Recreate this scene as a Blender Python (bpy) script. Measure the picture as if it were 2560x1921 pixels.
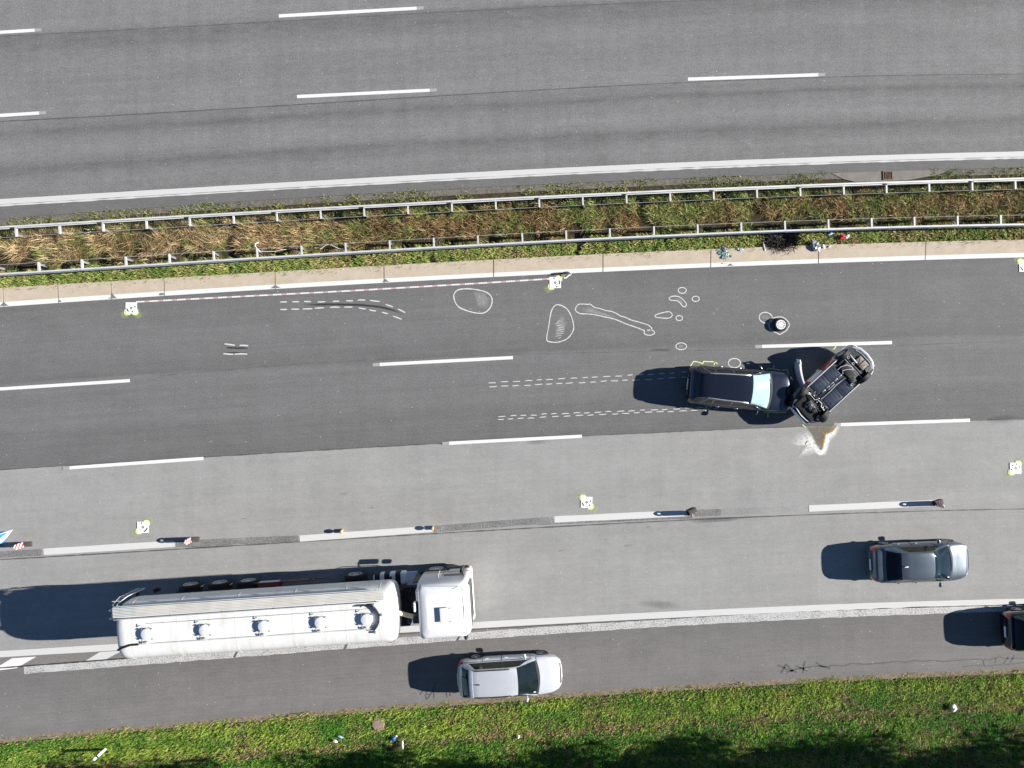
import bpy, math, random
import numpy as np
from math import sin, cos, pi, radians, sqrt, atan2

for o in list(bpy.data.objects):
    bpy.data.objects.remove(o)
scene = bpy.context.scene
COL = scene.collection

# ------------------------------------------------------------------ camera, sky, sun, exposure
CAM_H = 35.0
cam = bpy.data.cameras.new('drone_camera')
cam_ob = bpy.data.objects.new('drone_camera', cam)
COL.objects.link(cam_ob)
cam_ob.location = (0, 0, CAM_H)
cam_ob.rotation_euler = (0, 0, 0)
cam.sensor_fit = 'HORIZONTAL'
cam.sensor_width = 36.0
cam.lens = 18.0 * CAM_H / (1280 / 53.2)
cam.clip_start = 0.1
cam.clip_end = 2000
scene.camera = cam_ob

SUN_EL, SUN_AZ = radians(25.0), radians(2.0)      # azimuth counted from +x towards +y
world = bpy.data.worlds.new('World')
scene.world = world
world.use_nodes = True
wn, wl = world.node_tree.nodes, world.node_tree.links
sky = wn.new('ShaderNodeTexSky')
sky.sky_type = 'NISHITA'
sky.sun_disc = False
sky.sun_elevation = SUN_EL
sky.sun_rotation = pi / 2 - SUN_AZ
sky.air_density = 0.7
sky.dust_density = 0.0
sky.ozone_density = 3.0
wl.new(sky.outputs[0], wn['Background'].inputs[0])
wn['Background'].inputs[1].default_value = 0.05

sun = bpy.data.lights.new('sun', 'SUN')
sun.energy = 5.0
sun.angle = radians(0.5)
sun.color = (1.0, 0.95, 0.88)
sun_ob = bpy.data.objects.new('sun', sun)
COL.objects.link(sun_ob)
sun_ob.location = (60, 3, 40)
sun_ob.rotation_euler = (0, pi / 2 - SUN_EL, SUN_AZ)

vs = scene.view_settings
vs.view_transform = 'Standard'
vs.look = 'None'
vs.gamma = 1.0
vs.use_curve_mapping = False
vs.exposure = 1.2

# ------------------------------------------------------------------ helpers
rng = np.random.default_rng(7)
random.seed(7)
PX = 53.2          # image scale: pixels per metre at ground level


def G(u, v, z=0.0):
    """image pixels -> metres, by undoing the camera projection (z: height assumed for the point)"""
    k = (CAM_H - z) / CAM_H / PX
    return ((u - 1280.0) * k, (960.5 - v) * k)


def pchip(xs, ys):
    xs = np.asarray(xs, float); ys = np.asarray(ys, float)
    h = np.diff(xs); d = np.diff(ys) / h
    m = np.zeros_like(xs)
    for i in range(1, len(xs) - 1):
        if d[i - 1] * d[i] > 0:
            w1 = 2 * h[i] + h[i - 1]; w2 = h[i] + 2 * h[i - 1]
            m[i] = (w1 + w2) / (w1 / d[i - 1] + w2 / d[i])
    m[0] = d[0]; m[-1] = d[-1]

    def f(x):
        x = np.asarray(x, float)
        i = np.clip(np.searchsorted(xs, x) - 1, 0, len(h) - 1)
        t = (x - xs[i]) / h[i]
        lo = t < 0; hi = t > 1
        tt = np.clip(t, 0, 1)
        r = ((1 + 2 * tt) * (1 - tt) ** 2 * ys[i] + tt * (1 - tt) ** 2 * h[i] * m[i]
             + tt * tt * (3 - 2 * tt) * ys[i + 1] + tt * tt * (tt - 1) * h[i] * m[i + 1])
        r = np.where(lo, ys[0] + (x - xs[0]) * m[0], r)
        r = np.where(hi, ys[-1] + (x - xs[-1]) * m[-1], r)
        return r
    return f


def curve(*pts):
    xs = [p[0] for p in pts]; ys = [p[1] for p in pts]
    # smooth fit: low-order polynomial inside, straight outside
    deg = min(4, len(xs) - 1)
    X = (np.array(xs) - 1280) / 1280.0
    c = np.polyfit(X, ys, deg if deg < 4 else 3)
    a, b = -1.05, 1.05
    dc = np.polyder(c)

    def f(u):
        x = (np.asarray(u, float) - 1280) / 1280.0
        xc = np.clip(x, a, b)
        return np.polyval(c, xc) + (x - xc) * np.polyval(dc, xc)
    return f


def link(me, name, mat=None, parent=None, kind=None, smooth=True, angle=38):
    if mat is not None:
        for m_ in (mat if isinstance(mat, (list, tuple)) else [mat]):
            me.materials.append(m_)
    if smooth:
        me.shade_smooth()
        me.set_sharp_from_angle(angle=radians(angle))
    o = bpy.data.objects.new(name, me)
    COL.objects.link(o)
    if parent is not None:
        o.parent = parent
    if kind:
        o['kind'] = kind
    return o


def empty(name, loc=(0, 0, 0), rot=(0, 0, 0)):
    o = bpy.data.objects.new(name, None)
    o.empty_display_size = 0.2
    COL.objects.link(o)
    o.location = loc
    o.rotation_euler = rot
    return o


def tag(o, label, cat, group=None):
    o['label'] = label
    o['category'] = cat
    if group:
        o['group'] = group
    return o


def copy_tree(o, parent=None):
    c = o.copy()
    COL.objects.link(c)
    if parent is not None:
        c.parent = parent
    for ch in list(o.children):
        copy_tree(ch, c)
    return c


class MB:
    def __init__(self):
        self.v = []; self.f = []; self.mi = []; self.cur = 0

    def add(self, vs_, fs_):
        n = len(self.v)
        self.v += [tuple(map(float, p)) for p in vs_]
        self.f += [tuple(i + n for i in f) for f in fs_]
        self.mi += [self.cur] * len(fs_)
        return self

    def box(self, c, s, rz=0.0):
        x, y, z = c; a, b, d = s[0] / 2, s[1] / 2, s[2] / 2
        cr, sr = cos(rz), sin(rz)
        vs_ = []
        for dz in (-d, d):
            for dx, dy in ((-a, -b), (a, -b), (a, b), (-a, b)):
                vs_.append((x + dx * cr - dy * sr, y + dx * sr + dy * cr, z + dz))
        return self.add(vs_, [(3, 2, 1, 0), (4, 5, 6, 7), (0, 1, 5, 4), (1, 2, 6, 5), (2, 3, 7, 6), (3, 0, 4, 7)])

    def rbox(self, c, s, r=0.05, seg=3, rz=0.0):
        hx, hy, hz = s[0] / 2 - r, s[1] / 2 - r, s[2] / 2 - r
        sg = ((1, 1), (-1, 1), (-1, -1), (1, -1))
        rings = []
        for half in (-1, 1):
            for j in range(seg + 1):
                ph = (-pi / 2 + j * pi / 2 / seg) if half < 0 else j * pi / 2 / seg
                ring = []
                for q in range(4):
                    for i in range(seg + 1):
                        th = q * pi / 2 + i * pi / 2 / seg
                        px = sg[q][0] * hx + r * cos(ph) * cos(th)
                        py = sg[q][1] * hy + r * cos(ph) * sin(th)
                        pz = half * hz + r * sin(ph)
                        ring.append((c[0] + px * cos(rz) - py * sin(rz), c[1] + px * sin(rz) + py * cos(rz), c[2] + pz))
                rings.append(ring)
        n = len(rings[0])
        vs_ = [p for r_ in rings for p in r_]
        fs_ = []
        for k in range(len(rings) - 1):
            for i in range(n):
                j = (i + 1) % n
                fs_.append((k * n + i, k * n + j, (k + 1) * n + j, (k + 1) * n + i))
        fs_.append(tuple(range(n - 1, -1, -1)))
        fs_.append(tuple((len(rings) - 1) * n + i for i in range(n)))
        return self.add(vs_, fs_)

    def tube(self, pts, r, n=6, caps=True):
        pts = [np.array(p, float) for p in pts]
        rr = r if hasattr(r, '__len__') else [r] * len(pts)
        vs_ = []; fs_ = []
        ref = None
        for i, p in enumerate(pts):
            d = pts[min(i + 1, len(pts) - 1)] - pts[max(i - 1, 0)]
            d = d / (np.linalg.norm(d) + 1e-9)
            if ref is None:
                ref = np.array((0, 0, 1.0)) if abs(d[2]) < 0.9 else np.array((1.0, 0, 0))
            a = np.cross(d, ref); a /= (np.linalg.norm(a) + 1e-9)
            b = np.cross(a, d)
            ref = b
            for k in range(n):
                t = 2 * pi * k / n
                vs_.append(p + rr[i] * (cos(t) * a + sin(t) * b))
        for i in range(len(pts) - 1):
            for k in range(n):
                l = (k + 1) % n
                fs_.append((i * n + k, (i + 1) * n + k, (i + 1) * n + l, i * n + l))
        if caps:
            fs_.append(tuple(range(n)))
            fs_.append(tuple((len(pts) - 1) * n + k for k in range(n - 1, -1, -1)))
        return self.add(vs_, fs_)

    def lathe(self, prof, c=(0, 0, 0), axis='z', n=24, close=False):
        vs_ = []; fs_ = []
        m = len(prof)
        for k in range(n):
            t = 2 * pi * k / n
            for r, h in prof:
                a, b = r * cos(t), r * sin(t)
                p = {'z': (a, b, h), 'y': (a, h, b), 'x': (h, a, b)}[axis]
                vs_.append((c[0] + p[0], c[1] + p[1], c[2] + p[2]))
        for k in range(n):
            l = (k + 1) % n
            for i in range(m if close else m - 1):
                j = (i + 1) % m
                q = (k * m + i, l * m + i, l * m + j, k * m + j)
                fs_.append(q if axis != 'y' else q[::-1])
        return self.add(vs_, fs_)

    def grid(self, P, flip=False, wrap=False):
        P = np.asarray(P, float)
        a, b = P.shape[:2]
        fs_ = []
        for i in range(a - 1):
            for j in range(b if wrap else b - 1):
                k = (j + 1) % b
                q = (i * b + j, (i + 1) * b + j, (i + 1) * b + k, i * b + k)
                fs_.append(q[::-1] if flip else q)
        return self.add(P.reshape(-1, 3), fs_)

    def poly(self, pts, z):
        return self.add([(x, y, z) for x, y in pts], [tuple(range(len(pts)))])

    def ribbon(self, pts, w, z, closed=False):
        """flat painted line following pts (metres) on the ground"""
        P = np.array(pts, float)
        n = len(P)
        if closed:
            d = np.roll(P, -1, 0) - np.roll(P, 1, 0)
        else:
            d = np.gradient(P, axis=0) if n > 2 else np.array([P[1] - P[0]] * 2)
        d /= (np.linalg.norm(d, axis=1, keepdims=True) + 1e-9)
        nrm = np.stack([-d[:, 1], d[:, 0]], 1)
        ww = np.asarray(w) if hasattr(w, '__len__') else np.full(n, w)
        A = P + nrm * ww[:, None] / 2; B = P - nrm * ww[:, None] / 2
        vs_ = [(a[0], a[1], z) for a in A] + [(b[0], b[1], z) for b in B]
        fs_ = []
        for i in range(n if closed else n - 1):
            j = (i + 1) % n
            fs_.append((i + n, j + n, j, i))
        return self.add(vs_, fs_)

    def mesh(self, name):
        me = bpy.data.meshes.new(name)
        me.from_pydata(self.v, [], self.f)
        if any(self.mi):
            me.polygons.foreach_set('material_index', self.mi)
        me.update()
        return me

    def build(self, name, mat, parent=None, kind=None, smooth=True, angle=38):
        return link(self.mesh(name), name, mat, parent, kind, smooth, angle)


# ------------------------------------------------------------------ materials
class NT:
    def __init__(self, name):
        self.m = bpy.data.materials.new(name)
        self.m.use_nodes = True
        self.n = self.m.node_tree.nodes
        self.l = self.m.node_tree.links
        self.b = self.n['Principled BSDF']

    def new(self, t, **kw):
        nd = self.n.new(t)
        for k, v in kw.items():
            setattr(nd, k, v)
        return nd

    def val(self, sock, v):
        if hasattr(v, 'is_linked') or hasattr(v, 'links'):
            self.l.new(v, sock)
        else:
            sock.default_value = v

    def coord(self, kind='Object', scale=(1, 1, 1)):
        tc = self.new('ShaderNodeTexCoord')
        mp = self.new('ShaderNodeMapping')
        mp.inputs['Scale'].default_value = scale
        self.l.new(tc.outputs[kind], mp.inputs[0])
        return mp.outputs[0]

    def noise(self, co, scale, detail=3, rough=0.6, dist=0.0):
        nd = self.new('ShaderNodeTexNoise')
        nd.inputs['Scale'].default_value = scale
        nd.inputs['Detail'].default_value = detail
        nd.inputs['Roughness'].default_value = rough
        nd.inputs['Distortion'].default_value = dist
        self.l.new(co, nd.inputs['Vector'])
        return nd.outputs[0]

    def ramp(self, fac, stops):
        nd = self.new('ShaderNodeValToRGB')
        el = nd.color_ramp.elements
        while len(el) > 1:
            el.remove(el[0])
        el[0].position = stops[0][0]
        c0 = stops[0][1]
        el[0].color = (c0, c0, c0, 1) if not hasattr(c0, '__len__') else (*c0, 1)
        for p, c in stops[1:]:
            e = el.new(p)
            e.color = (c, c, c, 1) if not hasattr(c, '__len__') else (*c, 1)
        self.l.new(fac, nd.inputs[0])
        return nd.outputs[0]

    def mix(self, fac, a, b, mode='MIX'):
        nd = self.new('ShaderNodeMix', data_type='RGBA', blend_type=mode)
        self.val(nd.inputs[0], fac)
        for s, v in ((nd.inputs[6], a), (nd.inputs[7], b)):
            if hasattr(v, 'links'):
                self.l.new(v, s)
            else:
                s.default_value = (v, v, v, 1) if not hasattr(v, '__len__') else (*v[:3], 1)
        return nd.outputs[2]

    def math(self, op, a, b=0.0):
        nd = self.new('ShaderNodeMath', operation=op)
        self.val(nd.inputs[0], a); self.val(nd.inputs[1], b)
        return nd.outputs[0]

    def bump(self, h, strength=0.3, dist=0.01):
        nd = self.new('ShaderNodeBump')
        nd.inputs['Strength'].default_value = strength
        nd.inputs['Distance'].default_value = dist
        self.l.new(h, nd.inputs['Height'])
        self.l.new(nd.outputs[0], self.b.inputs['Normal'])

    def attr(self, name):
        nd = self.new('ShaderNodeAttribute')
        nd.attribute_name = name
        return nd

    def set(self, color=None, rough=None, metal=None, coat=None, spec=None):
        if color is not None:
            if hasattr(color, 'links'):
                self.l.new(color, self.b.inputs['Base Color'])
            else:
                self.b.inputs['Base Color'].default_value = (*color[:3], 1)
        if rough is not None:
            self.val(self.b.inputs['Roughness'], rough)
        if metal is not None:
            self.b.inputs['Metallic'].default_value = metal
        if coat is not None:
            self.b.inputs['Coat Weight'].default_value = coat
            self.b.inputs['Coat Roughness'].default_value = 0.04
        if spec is not None:
            self.b.inputs['Specular IOR Level'].default_value = spec
        return self


def plain(name, color, rough=0.5, metal=0.0, coat=None, spec=None, grime=0.12, gscale=3.0):
    t = NT(name)
    co = t.coord()
    nz = t.noise(co, gscale, 4)
    c = t.mix(1.0, color, t.ramp(nz, [(0.3, 1 - grime), (0.7, 1.0)]), 'MULTIPLY')
    t.set(c, t.math('ADD', t.math('MULTIPLY', nz, 0.12), rough - 0.06), metal, coat, spec)
    return t.m


def asphalt(name, base, bands=None, warm=(1, 1, 1), grain=0.35, blotch=0.08, spots=True, streak=0.06, mottle=0.07):
    """bands: wear across the carriageway, list of (v, multiplier)"""
    t = NT(name)
    co = t.coord()
    g1 = t.noise(co, 15, 4, 0.8)
    g2 = t.noise(co, 95, 2, 0.6)
    uv = t.coord('UV', (1, 1, 1))
    st = t.coord('UV', (0.035, 12, 1))
    s1 = t.noise(st, 3.0, 4, 0.6)
    s2 = t.noise(t.coord('Object', (0.6, 1.0, 1)), 0.7, 6, 0.7)
    c = t.mix(1.0, tuple(base * w for w in warm), t.ramp(g1, [(0.25, 1 - grain), (0.5, 1.0), (0.78, 1 + grain)]), 'MULTIPLY')
    c = t.mix(1.0, c, t.ramp(g2, [(0.3, 1 - grain * 0.5), (0.7, 1 + grain * 0.5)]), 'MULTIPLY')
    c = t.mix(1.0, c, t.ramp(s1, [(0.3, 1 - streak), (0.7, 1 + streak)]), 'MULTIPLY')
    c = t.mix(1.0, c, t.ramp(s2, [(0.3, 1 - blotch), (0.7, 1 + blotch)]), 'MULTIPLY')
    m1 = t.noise(t.coord('Object', (0.55, 1.0, 1)), 4.5, 5, 0.75)
    c = t.mix(1.0, c, t.ramp(m1, [(0.28, 1 - mottle), (0.72, 1 + mottle)]), 'MULTIPLY')
    m2 = t.noise(t.coord('Object', (1.6, 0.12, 1)), 1.1, 3, 0.6)
    c = t.mix(1.0, c, t.ramp(m2, [(0.32, 1 - mottle * 0.5), (0.68, 1 + mottle * 0.35)]), 'MULTIPLY')
    if bands:
        sp = t.new('ShaderNodeSeparateXYZ')
        t.l.new(uv, sp.inputs[0])
        wob = t.math('MULTIPLY', t.math('SUBTRACT', t.noise(t.coord('UV', (0.12, 3, 1)), 2.0, 4), 0.5), 0.035)
        v = t.math('ADD', sp.outputs[1], wob)
        bandc = t.mix(t.ramp(t.noise(t.coord('Object', (0.3, 1.0, 1)), 2.4, 5, 0.75), [(0.25, 0.35), (0.6, 1.0)]), (1, 1, 1), t.ramp(v, bands))
        c = t.mix(1.0, c, bandc, 'MULTIPLY')
    if spots:
        vo = t.new('ShaderNodeTexVoronoi')
        vo.inputs['Scale'].default_value = 2.2
        t.l.new(co, vo.inputs['Vector'])
        c = t.mix(t.ramp(vo.outputs['Distance'], [(0.03, 0.8), (0.055, 0.0)]), c, (0.5, 0.5, 0.48))
    t.set(c, 0.85, spec=0.25)
    t.bump(g1, 0.35, 0.006)
    return t.m


def road_paint(name, col=0.72, wear=0.1, wscale=30, under=0.1, thr=0.5):
    t = NT(name)
    co = t.coord()
    nz = t.noise(co, wscale, 5, 0.7)
    lo = t.noise(co, 1.3, 3)
    f = t.math('ADD', nz, t.math('MULTIPLY', t.math('SUBTRACT', lo, 0.5), 0.25))
    m = t.ramp(f, [(thr - 0.1 - 0.4 * (1 - wear), 1.0), (thr + 0.02 - 0.4 * (1 - wear), 0.0)])
    c = t.mix(m, (col, col, col * 0.985), (under, under, under))
    t.set(c, 0.7, spec=0.3)
    t.bump(nz, 0.3, 0.004)
    return t.m


def stain(name, color, breakup=0.5, scale=9, strength=1.0, var=(0.8, 1.1)):
    """thin film on the road; how much covers is in the point attribute 'cover'"""
    t = NT(name)
    co = t.coord()
    nz = t.noise(co, scale, 5, 0.7)
    a = t.attr('cover')
    f = t.math('MULTIPLY', a.outputs['Fac'], t.ramp(nz, [(0.5 - 0.3, 1 - breakup), (0.62, 1.0)]))
    f = t.math('MULTIPLY', f, strength)
    t.set(t.mix(1.0, color, t.ramp(nz, [(0.3, var[0]), (0.7, var[1])]), 'MULTIPLY'), 0.8, spec=0.2)
    t.val(t.b.inputs['Alpha'], f)
    return t.m


M = {}
M['asphalt_up'] = asphalt('asphalt_upper', 0.165, [(0.0, 1.08), (0.20, 1.06), (0.232, 0.72), (0.27, 0.74), (0.32, 0.92), (0.36, 1.02), (0.45, 0.95), (0.53, 1.03), (0.6, 1.06), (0.622, 1.03), (0.632, 0.90), (0.66, 0.90), (0.685, 0.66), (0.71, 0.88), (0.78, 1.08), (0.82, 0.97), (0.855, 0.68), (0.885, 0.82), (0.93, 1.02), (0.96, 0.95), (1.0, 0.92)], grain=0.5, mottle=0.12)
M['asphalt_margin'] = asphalt('asphalt_margin', 0.125, grain=0.3)
M['asphalt_dark'] = asphalt('asphalt_dark', 0.134, [(0.0, 0.92), (0.12, 1.0), (0.25, 1.04), (0.38, 0.98), (0.465, 0.86), (0.49, 1.10), (0.58, 1.02), (0.68, 1.07), (0.76, 1.05), (0.80, 0.92), (0.93, 0.92), (1.0, 0.85)], grain=0.38)
M['asphalt_light'] = asphalt('asphalt_light', 0.26, [(0.0, 1.0), (0.2, 1.02), (0.35, 0.96), (0.42, 1.0), (0.6, 0.95), (0.7, 1.03), (1.0, 1.0)], warm=(1.0, 1.0, 0.975), grain=0.2, blotch=0.08, streak=0.04)
M['asphalt_inner'] = asphalt('asphalt_inner', 0.16, warm=(1.05, 1.0, 0.95), grain=0.3)
M['asphalt_shoulder'] = asphalt('asphalt_shoulder', 0.145, [(0.0, 0.86), (0.4, 0.98), (0.8, 1.1), (1.0, 1.02)], warm=(1.02, 0.99, 0.965), grain=0.3, blotch=0.1)
M['paint'] = road_paint('lane_paint', 0.62, 0.30, 26, 0.26)
M['paint_line'] = road_paint('edge_line_paint', 0.50, 0.40, 20, 0.24)
M['paint_block'] = road_paint('block_paint', 0.52, 0.45, 22, 0.26)
M['paint_rough'] = road_paint('rough_paint', 0.46, 0.84, 17, 0.17, 0.56)
M['paint_faded'] = road_paint('faded_paint', 0.5, 0.7, 22, 0.2)
M['paint_stub'] = road_paint('stub_paint', 0.30, 0.75, 22, 0.16)
M['ground_off'] = asphalt('milled_strip', 0.17, grain=0.95, blotch=0.4, spots=False)
M['ground_off_light'] = asphalt('milled_strip_pale', 0.24, grain=0.3, blotch=0.15, spots=False)
M['tar'] = plain('tar_seal', (0.045, 0.045, 0.047), 0.6, grime=0.3)
M['tar_soft'] = plain('tar_seal_worn', (0.09, 0.09, 0.092), 0.7, grime=0.3)
M['chalk'] = road_paint('chalk', 0.52, 0.42, 60, 0.2)
M['green_spray'] = plain('green_spray', (0.60, 0.72, 0.30), 0.8, grime=0.2)
M['skid'] = stain('skid_rubber', (0.03, 0.03, 0.032), 0.6, 12, 0.75)
M['darkstain'] = stain('dark_stain', (0.06, 0.06, 0.06), 0.95, 14, 0.38)
M['powder'] = stain('white_powder', (0.74, 0.74, 0.72), 0.6, 8)
M['greenmist'] = stain('green_overspray', (0.50, 0.60, 0.28), 0.4, 12, 0.55)
M['scuff'] = stain('pale_scuff', (0.45, 0.45, 0.45), 0.9, 10, 0.5)
M['wet'] = stain('wet_grit', (0.19, 0.165, 0.125), 0.8, 20, 0.9, (0.35, 1.35))
M['rust'] = stain('rusty_fluid', (0.30, 0.17, 0.05), 0.5, 12)


def concrete_mat():
    t = NT('kerb_concrete')
    co = t.coord()
    a = t.noise(co, 2.0, 5, 0.7); b = t.noise(co, 40, 3)
    c = t.mix(t.ramp(a, [(0.3, 0.0), (0.7, 1.0)]), (0.40, 0.335, 0.255), (0.48, 0.415, 0.335))
    c = t.mix(1.0, c, t.ramp(b, [(0.3, 0.88), (0.7, 1.08)]), 'MULTIPLY')
    t.set(c, 0.85, spec=0.25)
    t.bump(b, 0.3, 0.004)
    return t.m


M['concrete'] = concrete_mat()
M['gutter'] = plain('gutter_concrete', (0.20, 0.185, 0.165), 0.85, grime=0.3, gscale=2.5)
M['round_stone'] = plain('round_cover_stone', (0.33, 0.24, 0.17), 0.9, grime=0.5, gscale=9)


def soil_mat(name, a, b, scale=5):
    t = NT(name)
    co = t.coord()
    n1 = t.noise(co, scale, 6, 0.7); n2 = t.noise(co, 35, 3)
    c = t.mix(t.ramp(n1, [(0.35, 0.0), (0.65, 1.0)]), a, b)
    c = t.mix(1.0, c, t.ramp(n2, [(0.3, 0.65), (0.7, 1.2)]), 'MULTIPLY')
    t.set(c, 0.95, spec=0.1)
    t.bump(n2, 0.6, 0.02)
    return t.m


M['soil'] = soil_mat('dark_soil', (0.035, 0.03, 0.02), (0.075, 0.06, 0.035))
M['verge_soil'] = soil_mat('verge_soil', (0.06, 0.065, 0.025), (0.10, 0.085, 0.045))
M['grit'] = soil_mat('edge_grit', (0.16, 0.13, 0.10), (0.26, 0.215, 0.165), 8)
M['grit_grey'] = soil_mat('edge_grit_grey', (0.10, 0.095, 0.08), (0.19, 0.18, 0.155), 8)
M['field'] = soil_mat('field', (0.06, 0.09, 0.03), (0.09, 0.11, 0.04), 0.3)


def blade_mat(name):
    t = NT(name)
    a = t.attr('tint')
    t.set(a.outputs['Color'], 0.6, spec=0.25)
    tr = t.new('ShaderNodeBsdfTranslucent')
    t.l.new(a.outputs['Color'], tr.inputs[0])
    mx = t.new('ShaderNodeMixShader')
    mx.inputs[0].default_value = 0.25
    out = t.n['Material Output']
    t.l.new(t.b.outputs[0], mx.inputs[1]); t.l.new(tr.outputs[0], mx.inputs[2])
    t.l.new(mx.outputs[0], out.inputs[0])
    return t.m


M['blade'] = blade_mat('grass_blade')
M['galv'] = plain('galvanised_steel', (0.60, 0.605, 0.60), 0.55, 0.1, grime=0.18, gscale=1.5)
M['galv_dark'] = plain('weathered_steel', (0.30, 0.31, 0.31), 0.55, 0.4, grime=0.3)
M['rubber'] = plain('rubber', (0.010, 0.010, 0.011), 0.75, grime=0.3)
M['black_plastic'] = plain('black_plastic', (0.02, 0.02, 0.022), 0.5)
M['under_dark'] = plain('under_dark', (0.012, 0.012, 0.014), 0.7)
M['chrome'] = plain('chrome', (0.85, 0.85, 0.86), 0.18, 1.0, grime=0.05)
M['alloy'] = plain('alloy', (0.62, 0.63, 0.65), 0.35, 0.8, grime=0.15)
M['white_plastic'] = plain('white_plastic', (0.8, 0.8, 0.8), 0.4, grime=0.06)
M['red_lens'] = plain('red_lens', (0.35, 0.015, 0.012), 0.15, coat=1.0)
M['lamp_glass'] = plain('lamp_glass', (0.7, 0.72, 0.75), 0.12, 0.4, coat=1.0)


def paint_mat(name, col, metal, rough, coat=1.0, grime=0.06, spec=0.5):
    t = NT(name)
    co = t.coord()
    fl = t.noise(co, 260, 2)
    gr = t.noise(co, 2.0, 5, 0.7)
    c = t.mix(1.0, col, t.ramp(fl, [(0.35, 0.92), (0.65, 1.08)]), 'MULTIPLY')
    c = t.mix(1.0, c, t.ramp(gr, [(0.35, 1 - grime), (0.65, 1.0)]), 'MULTIPLY')
    t.set(c, t.math('ADD', t.math('MULTIPLY', gr, 0.06), rough - 0.03), metal, coat, spec)
    t.b.inputs['Coat Roughness'].default_value = 0.03
    return t.m


M['silver'] = paint_mat('silver_paint', (0.60, 0.625, 0.665), 0.35, 0.34)
M['anthracite'] = paint_mat('anthracite_paint', (0.105, 0.13, 0.158), 0.5, 0.33)
M['black_paint'] = paint_mat('black_paint', (0.022, 0.028, 0.046), 0.6, 0.22, 1.0, 0.06, 0.4)
M['black_paint2'] = paint_mat('black_paint_second', (0.007, 0.008, 0.011), 0.0, 0.14, 1.0, 0.06, 0.2)
M['white_paint'] = paint_mat('white_body_paint', (0.74, 0.75, 0.76), 0.1, 0.35)
M['truck_white'] = paint_mat('truck_white', (0.66, 0.665, 0.67), 0.0, 0.35, 0.5, 0.05)
def tank_mat():
    t = NT('tank_white')
    run = t.noise(t.coord('Object', (3.0, 0.25, 0.35)), 1.6, 4, 0.6)      # dirt runs down the shell
    pat = t.noise(t.coord(), 0.8, 5, 0.7)
    c = t.mix(t.ramp(run, [(0.5, 0.0), (0.78, 0.55)]), (0.70, 0.70, 0.685), (0.50, 0.46, 0.37))
    c = t.mix(1.0, c, t.ramp(pat, [(0.3, 0.88), (0.6, 1.0)]), 'MULTIPLY')
    t.set(c, 0.35, 0.0, 0.3)
    return t.m


M['tank_white'] = tank_mat()
M['red_paint'] = paint_mat('red_paint', (0.36, 0.045, 0.02), 0.0, 0.4)
M['dark_red'] = paint_mat('dark_red_paint', (0.16, 0.018, 0.018), 0.0, 0.5, 0.2, 0.4)
M['floorpan'] = paint_mat('floorpan_sealer', (0.075, 0.09, 0.125), 0.3, 0.25, 0.5, 0.5)
M['heatshield'] = plain('heat_shield', (0.62, 0.64, 0.68), 0.3, 0.9, grime=0.3, gscale=8)
M['tan_panel'] = plain('tan_panel', (0.21, 0.18, 0.155), 0.5, grime=0.5, gscale=8)
M['steel_dark'] = plain('oily_steel', (0.035, 0.035, 0.04), 0.4, 0.5, grime=0.5, gscale=8)


def glass_mat(name, col, spec=0.55):
    t = NT(name)
    co = t.coord()
    nz = t.noise(co, 1.5, 3)
    c = t.mix(1.0, col, t.ramp(nz, [(0.3, 0.7), (0.7, 1.15)]), 'MULTIPLY')
    t.set(c, 0.03, 0.0, 0.0, spec)
    return t.m


M['glass'] = glass_mat('car_glass', (0.010, 0.016, 0.017), 0.9)
def sky_tint_glass():
    t = NT('windscreen_sky_tint')
    nz = t.noise(t.coord(), 1.5, 3)
    t.set(t.mix(nz, (0.30, 0.44, 0.46), (0.42, 0.58, 0.60)), 0.05, 0.16, 1.0)  # pale cyan base colour stands in for the bright sky's reflection
    return t.m


M['glass_sky_tint'] = sky_tint_glass()
M['glass_rear'] = glass_mat('car_glass_rear', (0.005, 0.007, 0.012))
M['glass_side'] = glass_mat('car_glass_side', (0.014, 0.015, 0.012))

# ------------------------------------------------------------------ carriageway edges (image pixels)
E = {}
E['up_line'] = curve((0, 505), (347, 485), (694, 462), (1042, 446), (1280, 434), (1627, 415.5), (1974, 403), (2264, 392), (2560, 386))
E['up_margin'] = curve((0, 547), (347, 523), (694, 498), (1280, 463), (1627, 450), (2032, 434), (2560, 419))
E['up_seam'] = curve((0, 304), (1280, 229.5), (1801, 203), (2560, 186))
E['rail_up'] = curve((0, 570), (640, 532), (1280, 497), (1801, 474.5), (2206, 458), (2560, 448.5))
E['rail_lo'] = curve((0, 684.6), (640, 645), (1280, 606.5), (1974, 576), (2560, 560))
E['kerb_top'] = curve((0, 724), (405, 700.5), (689, 682), (1280, 652), (1506, 639.5), (1775, 627), (2044, 617), (2312, 608), (2560, 604))
E['kerb_mid'] = curve((0, 757), (405, 729), (689, 711), (1280, 683), (1775, 658.5), (2044, 647), (2560, 633.5))
E['kerb_bot'] = curve((0, 768.5), (405, 739), (960, 708), (1280, 691.5), (1775, 668.4), (2044, 658), (2560, 644))
E['lane_split'] = curve((0, 1175), (509, 1143), (1123, 1107), (1454, 1092), (2021, 1064), (2432, 1053), (2560, 1047))
E['block_seam'] = curve((0, 1399), (746, 1358), (1280, 1319), (1974, 1292), (2560, 1272))
E['edge_top'] = curve((0, 1627.5), (301, 1610), (1180, 1556), (1280, 1549.5), (1685, 1529), (2032, 1513), (2560, 1497))
E['shoulder_top'] = curve((0, 1672), (174, 1660), (521, 1631), (868, 1605), (1215, 1581), (1627, 1553), (1859, 1537), (2560, 1512))
E['verge_top'] = curve((0, 1845), (613, 1791), (1280, 1741), (1801, 1708.5), (2148, 1686), (2560, 1671))


def off(f, d):
    return lambda u: f(u) + d


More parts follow.
